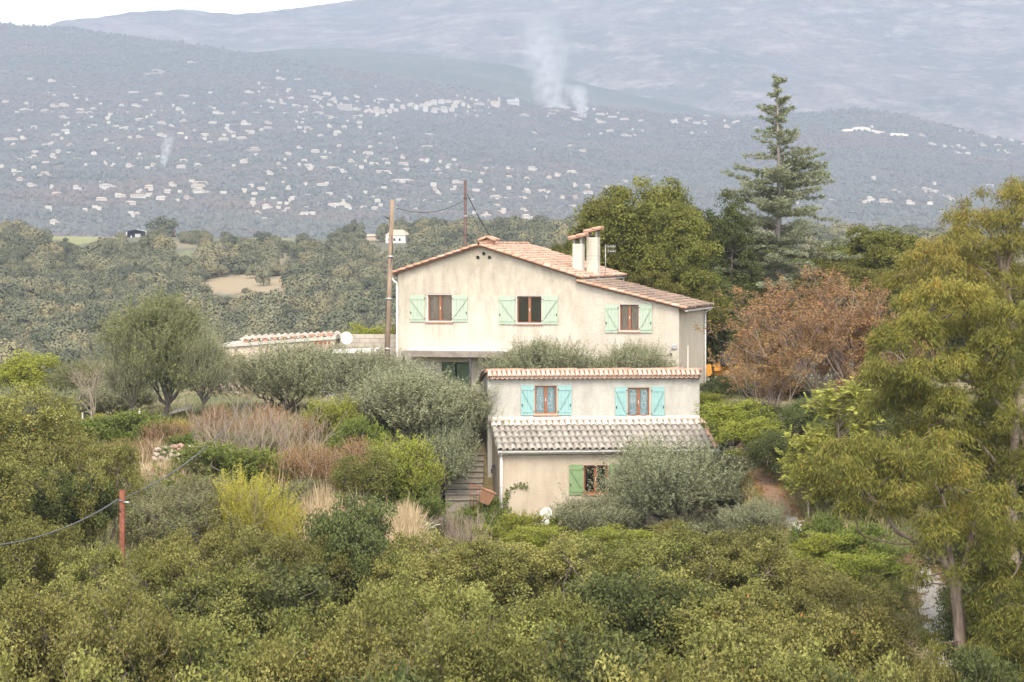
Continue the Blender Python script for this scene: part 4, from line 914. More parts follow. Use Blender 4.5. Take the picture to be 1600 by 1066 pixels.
# ------------------------------------------------------------------ foreground thicket of oaks
OAK = [oak_crown(11), oak_crown(12, 4.6, 5.6, 66), oak_crown(13, 5.4, 6, 84), oak_crown(14, 5, 6.6, 74, mat=m_oak), oak_crown(15, 4.6, 5.4, 70, mat=m_oakd)]
ANCH = [(60, 'the left edge'), (190, 'the rusty post'), (320, 'the drop wire'), (420, 'the yellow broom'), (560, 'the dry straw'), (690, 'the stone steps'), (800, 'the downpipe'), (900, 'the green shutter'), (1010, 'the spreading olive'), (1130, 'the lean-to roof end'), (1240, 'the stony track'), (1360, 'the eucalyptus limb'), (1460, 'the eucalyptus trunk'), (1700, 'the right edge')]
used_l = {}
def anchor(X): return min(ANCH, key=lambda a: abs(a[0]-X))[1]
def oak(X, D, topY, wpx, v, row):
    lab = 'bushy oak %s, in line with %s' % (row, anchor(X)); k = used_l.get(lab, 0); used_l[lab] = k+1
    if k: lab = lab.replace('bushy', ['taller', 'narrow', 'rounder', 'ragged'][k-1])
    place(OAK[v % 5], 'oak_tree', X, D, topY, wpx, lab, group='oaks of the foreground thicket')
for a in ((18, 81, 598, 200, 0), (92, 79, 668, 190, 1), (150, 77, 688, 130, 3), (12, 74, 690, 210, 2), (95, 77, 728, 150, 4)): oak(*a, 'of the left group')
for a in ((30, 70, 800, 200, 1), (120, 69, 848, 140, 3), (240, 70, 848, 140, 0), (330, 71, 812, 170, 1), (415, 70, 828, 190, 2), (492, 70, 832, 150, 0), (566, 71, 776, 165, 4), (640, 70, 842, 180, 1), (712, 71, 830, 170, 0), (795, 71, 846, 180, 3), (880, 71, 832, 200, 2), (965, 72, 838, 190, 0), (1052, 72, 826, 200, 1), (1130, 72, 822, 190, 3), (1212, 71, 846, 190, 2)): oak(*a, 'on the thicket top edge')
rr_ = random.Random(21)
for k in range(14):
    X = -20+k*112+rr_.uniform(-25, 25); Y_ = 915+rr_.uniform(-30, 25)+(60 if X > 1330 else 0)-(25 if X < 200 else 0)
    if X < 1330: oak(X, 62+rr_.uniform(-2, 2), Y_, 250+rr_.uniform(-40, 40), k, 'in mid thicket')
for k in range(12):
    X = -10+k*130+rr_.uniform(-30, 30)
    if X < 1300: oak(X, 56+rr_.uniform(-1.5, 1.5), 985+rr_.uniform(-30, 30), 290+rr_.uniform(-40, 40), k+2, 'low in the thicket')
for k in range(10):
    X = 30+k*160+rr_.uniform(-30, 30)
    if X < 1330: oak(X, 50+rr_.uniform(-1, 1), 1045+rr_.uniform(-15, 25), 330+rr_.uniform(-40, 40), k+1, 'at the bottom edge')
for a in ((1292, 70, 880, 180, 1), (1350, 68, 905, 150, 0), (1330, 63, 955, 190, 3), (1420, 58, 1010, 150, 1), (1360, 52, 1040, 230, 2)): oak(*a, 'below the track')

for a, lab in (((1565, 74, 800, 190, 4), 'dark oak behind the nearest eucalyptus trunk'), ((1610, 80, 700, 200, 4), 'dark oak at the right edge under the broad eucalyptus'), ((1545, 68, 900, 150, 4), 'low dark oak to the right of the nearest eucalyptus trunk'), ((1600, 66, 930, 170, 1), 'oak at the right edge below the nearest eucalyptus'), ((1560, 58, 1010, 170, 4), 'lowest dark oak at the right corner')): place(OAK[a[4]], 'oak_tree', *a[:4], lab, group='oaks of the foreground thicket')

for k in range(30):      # the thicket goes on at both sides of the view
    sd = k % 2; q = random.Random(300+k); D = [64, 72, 82, 92, 104][k//2 % 5]+q.uniform(-3, 3); X = (1700+q.uniform(0, 420)) if sd else (-110-q.uniform(0, 420))
    x = (X-CX)/F*D; hgt = q.uniform(4, 6.5); place(OAK[k % 5], 'oak_tree', X, D, H0-(gz(x, D)+hgt)/D*F, q.uniform(4.5, 6.5)/D*F, 'oak of the thicket that goes on %s' % ('behind and beyond the eucalyptus trees' if sd else 'beyond the left oak group'), group='oaks beyond the view %s' % ('right' if sd else 'left'))

# ------------------------------------------------------------------ olives round the houses
OK_ = dict(leaf=(.10, .030), per=24, rr=(.12, 1.0), slen=(.5, 1.15), up=1.25, rnd=.26)
OL = [shoot_crown(31, 4.5, 4, 2700, m_olive, base=.08, clusters=60, **OK_), shoot_crown(32, 4.5, 3.4, 2500, m_olive, base=.03, trunks=3, clusters=56, **OK_), shoot_crown(33, 4.6, 4.4, 2600, m_olive, base=.2, clusters=60, **OK_), shoot_crown(34, 3.6, 2.6, 1700, m_olive, base=.0, trunks=3, clusters=40, **OK_)]
OLY = shoot_crown(35, 4.8, 4.8, 3100, m_olivey, base=.12, clusters=70, leaf=(.10, .032), per=22, rr=(.12, 1.0), slen=(.4, .8), up=.75, rnd=.45)
for a in ((262, 106.5, 456, 185, OLY, 'largest silvery olive tree standing left of the annex'), (318, 106, 510, 90, OL[2], 'lower grey lobe of olive at the annex end of the largest olive'), (205, 105.5, 520, 80, OL[2], 'olive with a forked dark trunk at the outer side of the largest olive'),
          (442, 109, 530, 200, OL[1], 'broad grey olive bush before the flat annex'), (585, 108, 543, 180, OL[1], 'rounded grey olive bush below the satellite dish and wooden pole'), (648, 102.2, 574, 215, OL[1], 'dense silvery olive with upright shoots beside the stone steps'), (716, 103.4, 596, 125, OL[2], 'olive crown touching the wall of the small house above the steps'), (690, 101.2, 642, 120, OL[3], 'low olive bush hanging over the side of the steps'), (570, 104, 612, 120, OL[3], 'low olive bush between the fig thicket and the dense silvery olive'),
          (845, 111.6, 528, 175, OL[1], 'olive on the upper terrace under the dark middle window'), (985, 111.4, 533, 145, OL[1], 'olive on the upper terrace under the wing window'), (1062, 97.0, 682, 235, OL[0], 'spreading grey olive before the lean-to roof'), (1005, 97.5, 705, 110, OL[2], 'olive crown that half covers the green shuttered window'), (1155, 95, 762, 150, OL[3], 'low silvery olive bush beside the leaf strewn track'), (935, 96.2, 768, 130, OL[3], 'low grey olive bush under the green shuttered window'), (1090, 95, 800, 120, OL[3], 'small olive shoot clump at the foot of the spreading olive'),
          (62, 113, 604, 150, OL[0], 'pale olive tree at the far left edge of the terrace'), (180, 113, 590, 110, OL[3], 'grey bush behind the bare tree'), (130, 118, 560, 120, OLY, 'yellowish olive at the terrace rim left of the largest olive')):
    X, D, Y, W, p_, lab = a; place(p_, 'olive_tree' if 'bush' not in lab and 'shrub' not in lab else 'olive_bush', X, D, Y, W, lab, 'olive tree' if 'bush' not in lab and 'shrub' not in lab else 'bush', 'olives around the houses')

# ------------------------------------------------------------------ shrubs, weeds, bare thickets of the bank
BROOM = shoot_crown(41, 2.4, 2.4, 950, m_broom, m_browntwig, -.35, (.45, 1.0), 22, (.07, .024), 1.3, .5, .30, 40, 3, -.8)
LIME = shoot_crown(42, 2.2, 2.4, 950, m_lime, m_browntwig, -.3, (.3, .75), 16, (.095, .045), 1.0, .5, .3, 30, 3, -.6)
GREEN = shoot_crown(43, 2.6, 1.8, 1100, m_grassg, m_browntwig, -.4, (.25, .5), 15, (.10, .055), .7, .6, .4, 34, 3, -.6)
SOFT = shoot_crown(48, 2.6, 1.8, 1500, m_olivey, m_browntwig, -.5, (.35, .8), 16, (.09, .030), 1.0, .5, .35, 34, 3, -.6)
OAKB = [oak_crown(45, 3, 2.6, 40, 420, m_oak, -.1, .07), oak_crown(46, 3, 3, 42, 420, m_oakd, -.1, .07), oak_crown(47, 3.2, 3, 42, 420, m_lime, -.1, .075)]
RUST = shoot_crown(44, 2.4, 1.9, 1200, m_rusty, m_browntwig, -.5, (.35, .8), 15, (.07, .020), 1.0, .5, .35, 30, 3, -.6)
def shrub(p_, nm, X, Yb, Yt, W, lab, cat='bush', group=None):
    """a shrub whose foot stands at photo row Yb on the bank"""
    D = near_hit(X, Yb).y; place(p_, nm, X, D, Yt, W, lab, cat, group)
for a in ((BROOM, 'broom_bush', 396, 838, 728, 120, 'bright yellow broom bush in the middle of the bank'), (BROOM, 'broom_bush', 352, 842, 768, 80, 'smaller yellow broom tuft beside the bright broom'), (BROOM, 'broom_bush', 445, 850, 780, 70, 'orange tinged broom tuft between broom and straw'),
    (LIME, 'lime_shrub', 622, 775, 677, 105, 'upright yellow green shrub beside the dense silvery olive'), (LIME, 'lime_shrub', 652, 790, 712, 80, 'lower yellow green shrub next to the steps'), (GREEN, 'green_shrub', 655, 800, 745, 90, 'fresh green shrub at the foot of the upright yellow green shrub'),
    (GREEN, 'green_shrub', 330, 765, 690, 150, 'bright green weeds below the bare fig thicket'), (GREEN, 'green_shrub', 400, 770, 698, 130, 'bright green weeds above the yellow broom'), (LIME, 'lime_shrub', 420, 770, 706, 60, 'lime green tuft above the yellow broom'), (LIME, 'lime_shrub', 520, 690, 618, 90, 'leafy light green shrub between two grey olives'), (GREEN, 'green_shrub', 560, 720, 650, 90, 'dark green shrub behind the rusty shrubs'),
    (GREEN, 'green_shrub', 210, 690, 640, 120, 'green weeds round the forked olive trunk'), (GREEN, 'green_shrub', 150, 695, 648, 100, 'green undergrowth behind the pale stakes'), (GREEN, 'green_shrub', 300, 712, 672, 80, 'low green weeds beside the stone wall top'), (GREEN, 'green_shrub', 240, 700, 655, 80, 'green weeds between the forked and the large olive trunks'),
    (RUST, 'rusty_shrub', 495, 775, 690, 140, 'rust brown dead shrub before the fig thicket'), (RUST, 'rusty_shrub', 548, 760, 682, 130, 'rust brown dead shrub above the straw'), (RUST, 'rusty_shrub', 450, 765, 700, 110, 'rust brown dead shrub beside the reddish field stones'), (RUST, 'rusty_shrub', 262, 705, 655, 90, 'reddish dry weeds at the large olive trunk'), (RUST, 'rusty_shrub', 330, 700, 632, 110, 'reddish dry weeds left of the fig thicket'), (RUST, 'rusty_shrub', 215, 735, 682, 80, 'tan dry weeds left of the stone wall'), (RUST, 'rusty_shrub', 180, 730, 685, 80, 'tan dry weeds before the pale stakes'), (RUST, 'rusty_shrub', 430, 700, 630, 150, 'brown dead growth behind the middle fig thicket'),
    (SOFT, 'grey_shrub', 245, 815, 755, 140, 'soft grey green shrub below the stone wall'), (SOFT, 'grey_shrub', 300, 845, 765, 150, 'soft grey green shrub behind the drop wire'), (SOFT, 'grey_shrub', 330, 810, 740, 120, 'soft grey green shrub left of the bright broom'), (SOFT, 'grey_shrub', 235, 850, 780, 130, 'soft grey green shrub just behind the rusty post'), (SOFT, 'grey_shrub', 200, 790, 735, 100, 'soft grey green shrub above the rusty post'), (SOFT, 'grey_shrub', 470, 800, 745, 100, 'soft grey green shrub between broom and rusty shrubs'), (SOFT, 'grey_shrub', 380, 720, 668, 120, 'pale weeds at the foot of the figs'),
    (OAKB[0], 'young_oak', 568, 800, 700, 105, 'young oak bush rising among the straw'), (GREEN, 'green_shrub', 760, 822, 775, 70, 'green shrub before the terracotta planter'), (GREEN, 'green_shrub', 735, 838, 795, 80, 'green shrub below the rusty railing'), (SOFT, 'grey_shrub', 690, 850, 800, 110, 'greyish shrub round the agaves'), (LIME, 'lime_shrub', 770, 850, 815, 70, 'yellow green tuft below the terracotta planter'),
    (GREEN, 'green_shrub', 884, 838, 786, 46, 'green shrub half hiding the low satellite dish'), (LIME, 'lime_shrub', 822, 845, 796, 80, 'small yellowish shrub at the foot of the beige wall'), (RUST, 'rusty_shrub', 905, 830, 782, 55, 'reddish shrub under the green shuttered window'), (OAKB[2], 'lime_shrub', 850, 880, 820, 120, 'yellow green bush below the low satellite dish'), (OAKB[2], 'lime_shrub', 955, 880, 822, 130, 'yellow green bush below the low grey olive'), (OAKB[0], 'young_oak', 1050, 870, 815, 130, 'young oak below the spreading olive'),
    (OAKB[2], 'green_climber', 1112, 660, 612, 70, 'green climber hanging past the corner of the small house'), (OAKB[2], 'green_climber', 1150, 700, 622, 120, 'yellow green tangle sloping down beside the small house'), (OAKB[2], 'green_climber', 1185, 730, 650, 110, 'green tangle above the top of the track'), (GREEN, 'green_shrub', 1130, 700, 650, 70, 'bright weeds beside the lean-to roof verge'), (GREEN, 'green_shrub', 1118, 730, 678, 70, 'bright weeds below the lean-to roof verge'),
    (OAKB[1], 'dark_shrub', 1225, 760, 672, 120, 'dark shrub on the bank above the track'), (OAKB[1], 'dark_shrub', 1285, 790, 695, 140, 'dark shrub under the young feathery tree'), (OAKB[1], 'dark_shrub', 1120, 640, 585, 80, 'dark shrub below the orange digger'), (OAKB[1], 'dark_shrub', 1190, 680, 625, 110, 'dark shrub below the autumn trees'), (OAKB[1], 'dark_shrub', 1340, 780, 690, 150, 'dark shrub behind the eucalyptus limb'), (OAKB[0], 'young_oak', 1420, 790, 690, 150, 'young oak behind the eucalyptus limb end'),
    (OAKB[2], 'lime_shrub', 1305, 905, 830, 130, 'light green bush beside the bend of the track'), (OAKB[2], 'lime_shrub', 1350, 950, 862, 150, 'light green bush below the bend of the track'), (GREEN, 'green_shrub', 1285, 860, 800, 90, 'green weeds on the upper verge of the track'), (GREEN, 'green_shrub', 1345, 880, 815, 120, 'green weeds on the bend of the track'), (GREEN, 'green_shrub', 1385, 900, 850, 80, 'green weeds before the leaning eucalyptus limb'), (OAKB[0], 'young_oak', 1378, 985, 895, 90, 'young oak beside the pale lower track'), (OL[3], 'grey_shrub', 1185, 850, 775, 110, 'grey olive shoot bush at the inner side of the track'), (OAKB[1], 'dark_shrub', 1250, 700, 618, 150, 'dark shrub under the middle of the autumn tree'), (OAKB[1], 'dark_shrub', 1330, 705, 615, 150, 'dark shrub under the outer side of the autumn tree'), (OAKB[0], 'young_oak', 1410, 700, 605, 150, 'young oak between autumn tree and eucalyptus'), (OAKB[1], 'dark_shrub', 1540, 1000, 880, 150, 'dark shrub behind the eucalyptus trunk'), (OAKB[1], 'dark_shrub', 1580, 940, 820, 160, 'dark shrub at the right edge behind the trunk'), (OAKB[0], 'young_oak', 1500, 870, 790, 120, 'young oak above the pale lower track')):
    shrub(*a)
for a in ((62, 119, 548, 130, OAKB[2], 'lime_shrub', 'yellow tinted bush on the rim of the left terrace'), (120, 121, 575, 120, OAKB[0], 'young_oak', 'dark bush on the rim behind the bare tree'), (15, 118, 590, 110, OAKB[0], 'young_oak', 'dark bush on the rim at the left edge'), (180, 120, 590, 110, SOFT, 'grey_shrub', 'grey bush on the rim right of the bare tree'), (575, 124, 505, 90, OAKB[2], 'lime_shrub', 'yellow green bush over the concrete block wall'), (605, 125, 508, 70, OAKB[0], 'young_oak', 'reddish green bush over the block wall beside the wooden pole'), (1188, 117, 565, 90, OAKB[1], 'dark_shrub', 'dark shrub behind the orange digger'), (1240, 118, 590, 140, OAKB[1], 'dark_shrub', 'dark undergrowth behind the autumn tree'), (1340, 116, 590, 150, OAKB[1], 'dark_shrub', 'dark undergrowth between autumn tree and eucalyptus'), (1440, 112, 600, 160, OAKB[0], 'young_oak', 'green undergrowth behind the eucalyptus crowns'), (1540, 110, 620, 160, OAKB[0], 'young_oak', 'green undergrowth at the right edge')):
    X, D, Y, W, p_, nm, lab = a; place(p_, nm, X, D, Y, W, lab, 'bush')

def bare(seed, w0, h0, stems, lev, mat, r0=.05, up=.35, spread=.4, kids=(2, 4), leafm=None, nleaf=0, lsz=(.08, .055), L0=.38, trunk=0):
    r = np.random.default_rng(seed); s, tips = [], []
    b = np.array([0, 0, -.2])
    if trunk: s += limb(r, b, (0, 0, h0*trunk), r0*2.2, r0*1.7, 4, .1); b = np.array([0, 0, h0*trunk])
    for k in range(stems):
        a = 2*PI*k/stems+r.uniform(-.3, .3); tilt = r.uniform(.15, .95)
        grow(r, b+np.array([math.cos(a), math.sin(a), 0])*w0*(.08 if not trunk else .01), (math.cos(a)*tilt*w0/h0, math.sin(a)*tilt*w0/h0, 1), h0*L0*r.uniform(.8, 1.2), r0, lev, spread, up, kids, .64, s, tips)
    P = dict(stems=segs_mesh('stems', s, mat, 4), w0=w0, h0=h0)
    if leafm:
        pts = np.array([p for t_ in tips for p in t_[0][1:]]); i = r.integers(0, len(pts), nleaf); m = nleaf
        C = pts[i]+r.normal(size=(m, 3))*.06; hgt = (C[:, 2]-C[:, 2].min())/max(np.ptp(C[:, 2]), .1)
        V, Q, T = leaves(C, unit(dirs(r, m)+[0, 0, -.3]), dirs(r, m), lsz[0]*r.uniform(.6, 1.2, m), lsz[1]*r.uniform(.6, 1.2, m), np.clip(r.normal(.5, .22, m), 0, 1)); P['leaves'] = np_mesh('leaves', V, Q, leafm, T)
    return P
FIG = bare(51, 3.2, 3, 11, 3, m_graytwig, .026, .35, .55)
for a in ((372, 95.5, 606, 140, 'bare grey fig thicket with forked stems nearest the largest olive'), (425, 95, 612, 130, 'bare grey fig thicket in the middle of the bank'), (472, 96, 622, 110, 'bare grey fig thicket beside the rusty shrubs'), (335, 98, 628, 90, 'thin bare fig stems under the annex')):
    place(FIG, 'fig_thicket', *a[:4], a[4], 'bare shrub', 'bare figs on the bank')
BT = bare(52, 3, 4, 6, 4, m_graytwig, .036, .15, .62, trunk=.28)
place(BT, 'bare_tree', 146, 104, 556, 92, 'small bare grey tree left of the largest olive', 'tree')
TW = bare(53, 2.2, 1.6, 18, 3, m_graytwig, .018, .4, .4)
for a in ((700, 92, 772, 120, 'silvery leafless shrub before the stone steps'), (660, 91, 800, 90, 'silvery leafless shrub next to the agaves'), (735, 91, 790, 80, 'silvery leafless shrub below the planter')): place(TW, 'leafless_shrub', *a[:4], a[4], 'bare shrub')
# autumn oak with last rusty leaves, on its bank to the right of the houses
AUT = bare(54, 6.4, 6.4, 15, 5, m_browntwig, .045, .30, .42, (2, 4), m_rustleaf, 32000, (.085, .062), trunk=.10)
AUT2 = bare(55, 5, 5, 13, 5, m_browntwig, .04, .25, .5, (2, 4), m_rustleaf, 20000, (.085, .062), trunk=.06)
place(AUT, 'autumn_tree', 1288, 106, 424, 315, 'large brown autumn tree full of bare twigs and rusty leaves', 'tree')
place(AUT2, 'autumn_tree', 1205, 103, 510, 170, 'lower rusty leaved tree between the small house and the large autumn tree', 'tree')
place(AUT2, 'autumn_tree', 1365, 103, 490, 190, 'rusty leaved tree behind the eucalyptus crown', 'tree')

# ------------------------------------------------------------------ the big trees behind the house
BIG = [oak_crown(61, 6.5, 8, 100, 800, m_bigtree, .1, .115, lobes=14, cs=1.5), oak_crown(62, 6, 8, 90, 800, m_bigtree, .1, .115, lobes=14, cs=1.5), oak_crown(63, 6, 8, 90, 760, m_oakd, .05, .115, lobes=14, cs=1.5)]
for a in ((1010, 128, 286, 215, 0, 'broad_tree', 'large round yellow green tree directly behind the chimneys'), (955, 127, 312, 140, 1, 'broad_tree', 'lobe of yellow green tree left of the largest, above the chimneys'), (1062, 124, 318, 160, 1, 'broad_tree', 'yellow green tree above the wing roof'), (892, 131, 375, 80, 0, 'broad_tree', 'small dark green tree left of the chimneys'), (1040, 122, 420, 140, 0, 'broad_tree', 'lower yellow green tree behind the wing roof'),
          (1135, 131, 306, 140, 2, 'dark_tree', 'tall dark green tree between the yellow green tree and the cedar'), (1110, 126, 420, 130, 2, 'dark_tree', 'dark tree right behind the corner of the wing'), (1165, 128, 450, 130, 2, 'dark_tree', 'dark tree at the foot of the cedar'), (1130, 123, 490, 110, 2, 'dark_tree', 'darkest shaded tree beside the wing downpipe')):
    X, D, Y, W, v, nm, lab = a; place(BIG[v], nm, X, D, Y, W, lab, 'tree', 'trees behind the houses')
for k, a in enumerate(((1255, 142, 382, 180), (1325, 145, 370, 180), (1380, 143, 358, 190), (1440, 140, 362, 180), (1495, 146, 368, 170), (1310, 132, 412, 170), (1390, 130, 415, 180), (1460, 128, 418, 180), (1545, 138, 395, 200))):
    place([BIG[0], BIG[2], BIG[1]][k % 3], 'hedgerow_tree', a[0], a[1], a[2], a[3], ['dull green tree just right of the cedar in the row behind the autumn tree', 'second tree right of the cedar in the row behind', 'third tree right of the cedar with a russet tint', 'fourth tree right of the cedar in the row behind', 'tree in the row behind the top of the eucalyptus', 'lower tree peeping over the autumn tree near the cedar', 'lower tree over the right side of the autumn tree', 'tree between autumn tree and eucalyptus top', 'tree behind the eucalyptus at the edge'][k], 'tree', 'trees behind the houses')
def cedar(seed, h0=15., w0=7.):
    r = np.random.default_rng(seed); s = limb(r, (0, 0, -1), (0, 0, h0*.99), .26, .03, 12, .03); LC, LA, LN, LT = [], [], [], []
    zs_ = np.concatenate([r.uniform(.05, .62, 120), r.uniform(.60, .985, 80)])
    for j, f in enumerate(zs_):
        env = np.interp(f, [0, .2, .38, .5, .6, .72, .82, .92, 1], [.48, .56, .58, .52, .42, .27, .12, .08, .02])*w0
        az = r.uniform(0, 6.28); L = env*r.choice([.5, .75, .9, 1.0, 1.15])*r.uniform(.85, 1.15); 
        if math.cos(az) > .45 and .33 < f < .55: L *= 1.12
        if f > .74 and r.random() < .12: L = .15*w0
        rise = r.uniform(-.05, .5)+.25*(f > .75); d = np.array([math.cos(az), math.sin(az), rise])
        p0 = np.array([0, 0, f*h0]); n = max(3, int(L/.32)); pts = [p0]
        for k in range(n): dd = d+np.array([0, 0, -.05-.32*(k/n)+.42*(k/n)**3])+r.normal(size=3)*.12; pts.append(pts[-1]+unit(dd)*L/n)
        for k in range(n): s.append((*pts[k], *pts[k+1], .035*(1-k/n)*max(L/3, .4)+.006, .035*(1-(k+1)/n)*max(L/3, .4)+.005))
        for k in range(1, n+1):
            for sd in (-1, 1):
                tl = (.18+.42*(1-k/n))*min(1, L/2)*r.uniform(.6, 1.3)+.10; sdv = unit(np.array([-d[1]*sd, d[0]*sd, 0])+d*.55+r.normal(size=3)*.12); m = int(14+tl*62)
                t_ = r.random(m); C = pts[k]+sdv*(t_*tl)[:, None]+r.normal(size=(m, 3))*[.05, .05, .05]
                s.append((*pts[k], *(pts[k]+sdv*tl), .007, .003)); LC.append(C); LA.append(np.broadcast_to(sdv, (m, 3))+r.normal(size=(m, 3))*.5+[0, 0, .25]); LT.append(np.clip(r.normal(.5, .2, m)+r.uniform(-.15, .15), 0, 1))
    C, A_, T_ = np.concatenate(LC), np.concatenate(LA), np.concatenate(LT); m = len(C)
    V, Q, T = leaves(C, A_, dirs(r, m)+[0, 0, .8], .16*r.uniform(.7, 1.3, m), .042*r.uniform(.7, 1.3, m), T_)
    return dict(trunk=segs_mesh('trunk', s, barkmat('cedar_bark', (.16, .13, .11), (.27, .24, .21)), 5), crown=np_mesh('crown', V, Q, m_cedar, T), w0=w0, h0=h0)
place(cedar(71), 'cedar_tree', 1216, 133, 125, 222, 'tall grey green cedar with a thin ragged top', 'tree', rot=0.0)

# ------------------------------------------------------------------ eucalyptus screen at the right
def hanging(r, clumps, per, L=.16, W=.024, tshift=0):
    """bunches of long drooping leaves: clumps are (x, y, z, radius, tint shift)"""
    PC, PA, PT = [], [], []
    for (x, y, z, rc, ts) in clumps:
        nb = int(58*(rc/.7)**2); bd = dirs(r, nb); bd[:, 2] = np.where(bd[:, 2] < -.3, -bd[:, 2], bd[:, 2]); bc = np.array([x, y, z])+bd*(rc*r.uniform(.25, 1.05, nb)**.5)[:, None]*[1, 1, .85]
        i = np.repeat(np.arange(nb), per); m = len(i); out = bd[i]*[.7, .7, .15]
        ax = unit(out*.6+dirs(r, m)*.7+[0, 0, -.8]); C = bc[i]+dirs(r, m)*r.uniform(.02, .24, m)[:, None]+ax*L*.5
        bt = r.uniform(-.17, .17, nb)
        PC.append(C); PA.append(ax); PT.append(np.clip(.42+ts+tshift+bt[i]+r.normal(0, .15, m)+.20*bd[i][:, 2], 0, .93)+.0)  # upper bunches tinted lighter: top light painted into the leaves
    C, A_, T_ = np.concatenate(PC), np.concatenate(PA), np.concatenate(PT); m = len(C); T_ = np.where(r.random(m) < .004, 1., T_)
    return leaves(C, A_, dirs(r, m), L*r.uniform(.65, 1.25, m), W*r.uniform(.8, 1.3, m), T_)
def eucalyptus(name, label, X, D, base_px, clumps, trunk, seed, mat, per=36):
    """a tree given by its limb ends and clumps, measured off at its own distance; depth is spread at random"""
    r = np.random.default_rng(seed); x0 = (base_px-CX)/F*D; z0 = gz(x0, D); o = thing(name, label, 'tree', (x0, D, z0), group='eucalyptus trees')
    loc = lambda X, Y, dy=0: np.array([(X-CX)/F*(D+dy)-x0, dy, -(Y-H0)/F*(D+dy)-z0])
    cl = []
    for (X, Y, rp, ts) in clumps:
        for q in range(2): dy = r.uniform(-1.9, 1.9); a = r.normal(size=2)*rp*.35*(q > 0); cl.append((*loc(X+a[0], Y+a[1], dy), rp/F*D*(1.05 if q == 0 else .75), ts))
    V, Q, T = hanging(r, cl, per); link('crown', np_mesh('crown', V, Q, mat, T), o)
    s = []; ends = []
    for pts, ra, rb in trunk:
        P = [loc(*p) if len(p) > 2 else loc(p[0], p[1]) for p in pts]; n = len(P)-1
        for k in range(n): s += limb(r, P[k], P[k+1], ra+(rb-ra)*k/n, ra+(rb-ra)*(k+1)/n, 4, .05)
        ends += [np.array(q[3:6]) for q in s[-n*4:]]
    E_ = np.array(ends)
    for c_ in cl:
        c3 = np.array(c_[:3]); e = E_[np.argmin(np.linalg.norm(E_-c3, axis=1)+np.maximum(0, E_[:, 2]-c3[2])*.8)]; s += limb(r, e, c3+[0, 0, -.1], .028, .010, 5, .16)
        for q in range(4): s += limb(r, c3, c3+dirs(r, 1)[0]*c_[3]*.8, .009, .004, 3, .2)
    link('trunk', segs_mesh('trunk', s, m_eucbark, 7), o); return o
# nearest, with the pale leaning trunk and the limb that reaches over the track
eucalyptus('eucalyptus_tree', 'nearest eucalyptus with a leaning trunk and a long limb over the track', 0, 62, 1500,
    [(1268, 742, 34, .0), (1310, 715, 38, .05), (1362, 712, 40, .0), (1300, 770, 34, -.05), (1350, 768, 40, .05), (1402, 745, 42, .05), (1452, 730, 42, .12), (1490, 752, 42, .2), (1440, 785, 40, .1), (1395, 800, 34, .0), (1500, 800, 42, .15), (1460, 830, 36, .05), (1525, 838, 34, .0), (1330, 800, 26, -.05), (1560, 790, 40, .05), (1585, 850, 44, .0), (1555, 905, 40, -.05), (1595, 920, 44, -.05), (1575, 985, 46, -.08), (1540, 1030, 36, -.1), (1600, 1040, 46, -.08), (1530, 955, 34, -.1), (1545, 870, 36, -.08), (1610, 980, 40, -.1), (1565, 1060, 44, -.1), (1455, 1000, 18, -.1), (1430, 900, 18, -.1), (1480, 700, 36, .1), (1520, 900, 30, -.1), (1450, 858, 16, -.05)],
    [([(1505, 1110), (1500, 1000), (1494, 935), (1490, 895)], .17, .13), ([(1490, 895), (1470, 870), (1440, 850), (1402, 832), (1375, 790), (1340, 755)], .095, .025), ([(1490, 895), (1480, 850), (1484, 815), (1470, 770)], .085, .03), ([(1494, 935), (1508, 880), (1520, 820), (1540, 760)], .10, .03), ([(1505, 1040), (1530, 980), (1570, 930)], .07, .03), ([(1440, 850), (1400, 850), (1350, 838)], .03, .012)], 81, m_euc)
# middle, a broad bank of bright foliage
eucalyptus('eucalyptus_tree', 'broad yellow green eucalyptus right of the autumn tree', 0, 71, 1585,
    [(1390, 545, 36, .05), (1440, 530, 38, .1), (1490, 515, 40, .1), (1540, 500, 42, .12), (1430, 478, 34, .2), (1470, 462, 34, .2), (1515, 468, 36, .2), (1560, 545, 42, .0), (1595, 500, 40, .0), (1400, 600, 38, .0), (1450, 585, 40, .05), (1505, 575, 42, .1), (1555, 600, 42, .0), (1598, 580, 42, .0), (1380, 640, 34, -.05), (1432, 640, 38, -.05), (1485, 640, 42, .05), (1535, 660, 40, -.05), (1420, 690, 34, -.05), (1560, 700, 42, -.1), (1600, 660, 44, -.05), (1370, 580, 26, -.05), (1600, 740, 44, -.05), (1540, 735, 40, -.05), (1395, 520, 26, .0), (1500, 690, 40, .0), (1460, 680, 36, -.05)],
    [([(1588, 1000), (1584, 880), (1582, 760), (1588, 660), (1580, 560), (1560, 500)], .19, .06), ([(1588, 660), (1540, 610), (1480, 580), (1420, 570)], .08, .02), ([(1582, 760), (1530, 690), (1470, 660)], .07, .02), ([(1580, 560), (1520, 520), (1450, 495)], .05, .02)], 82, m_euc)
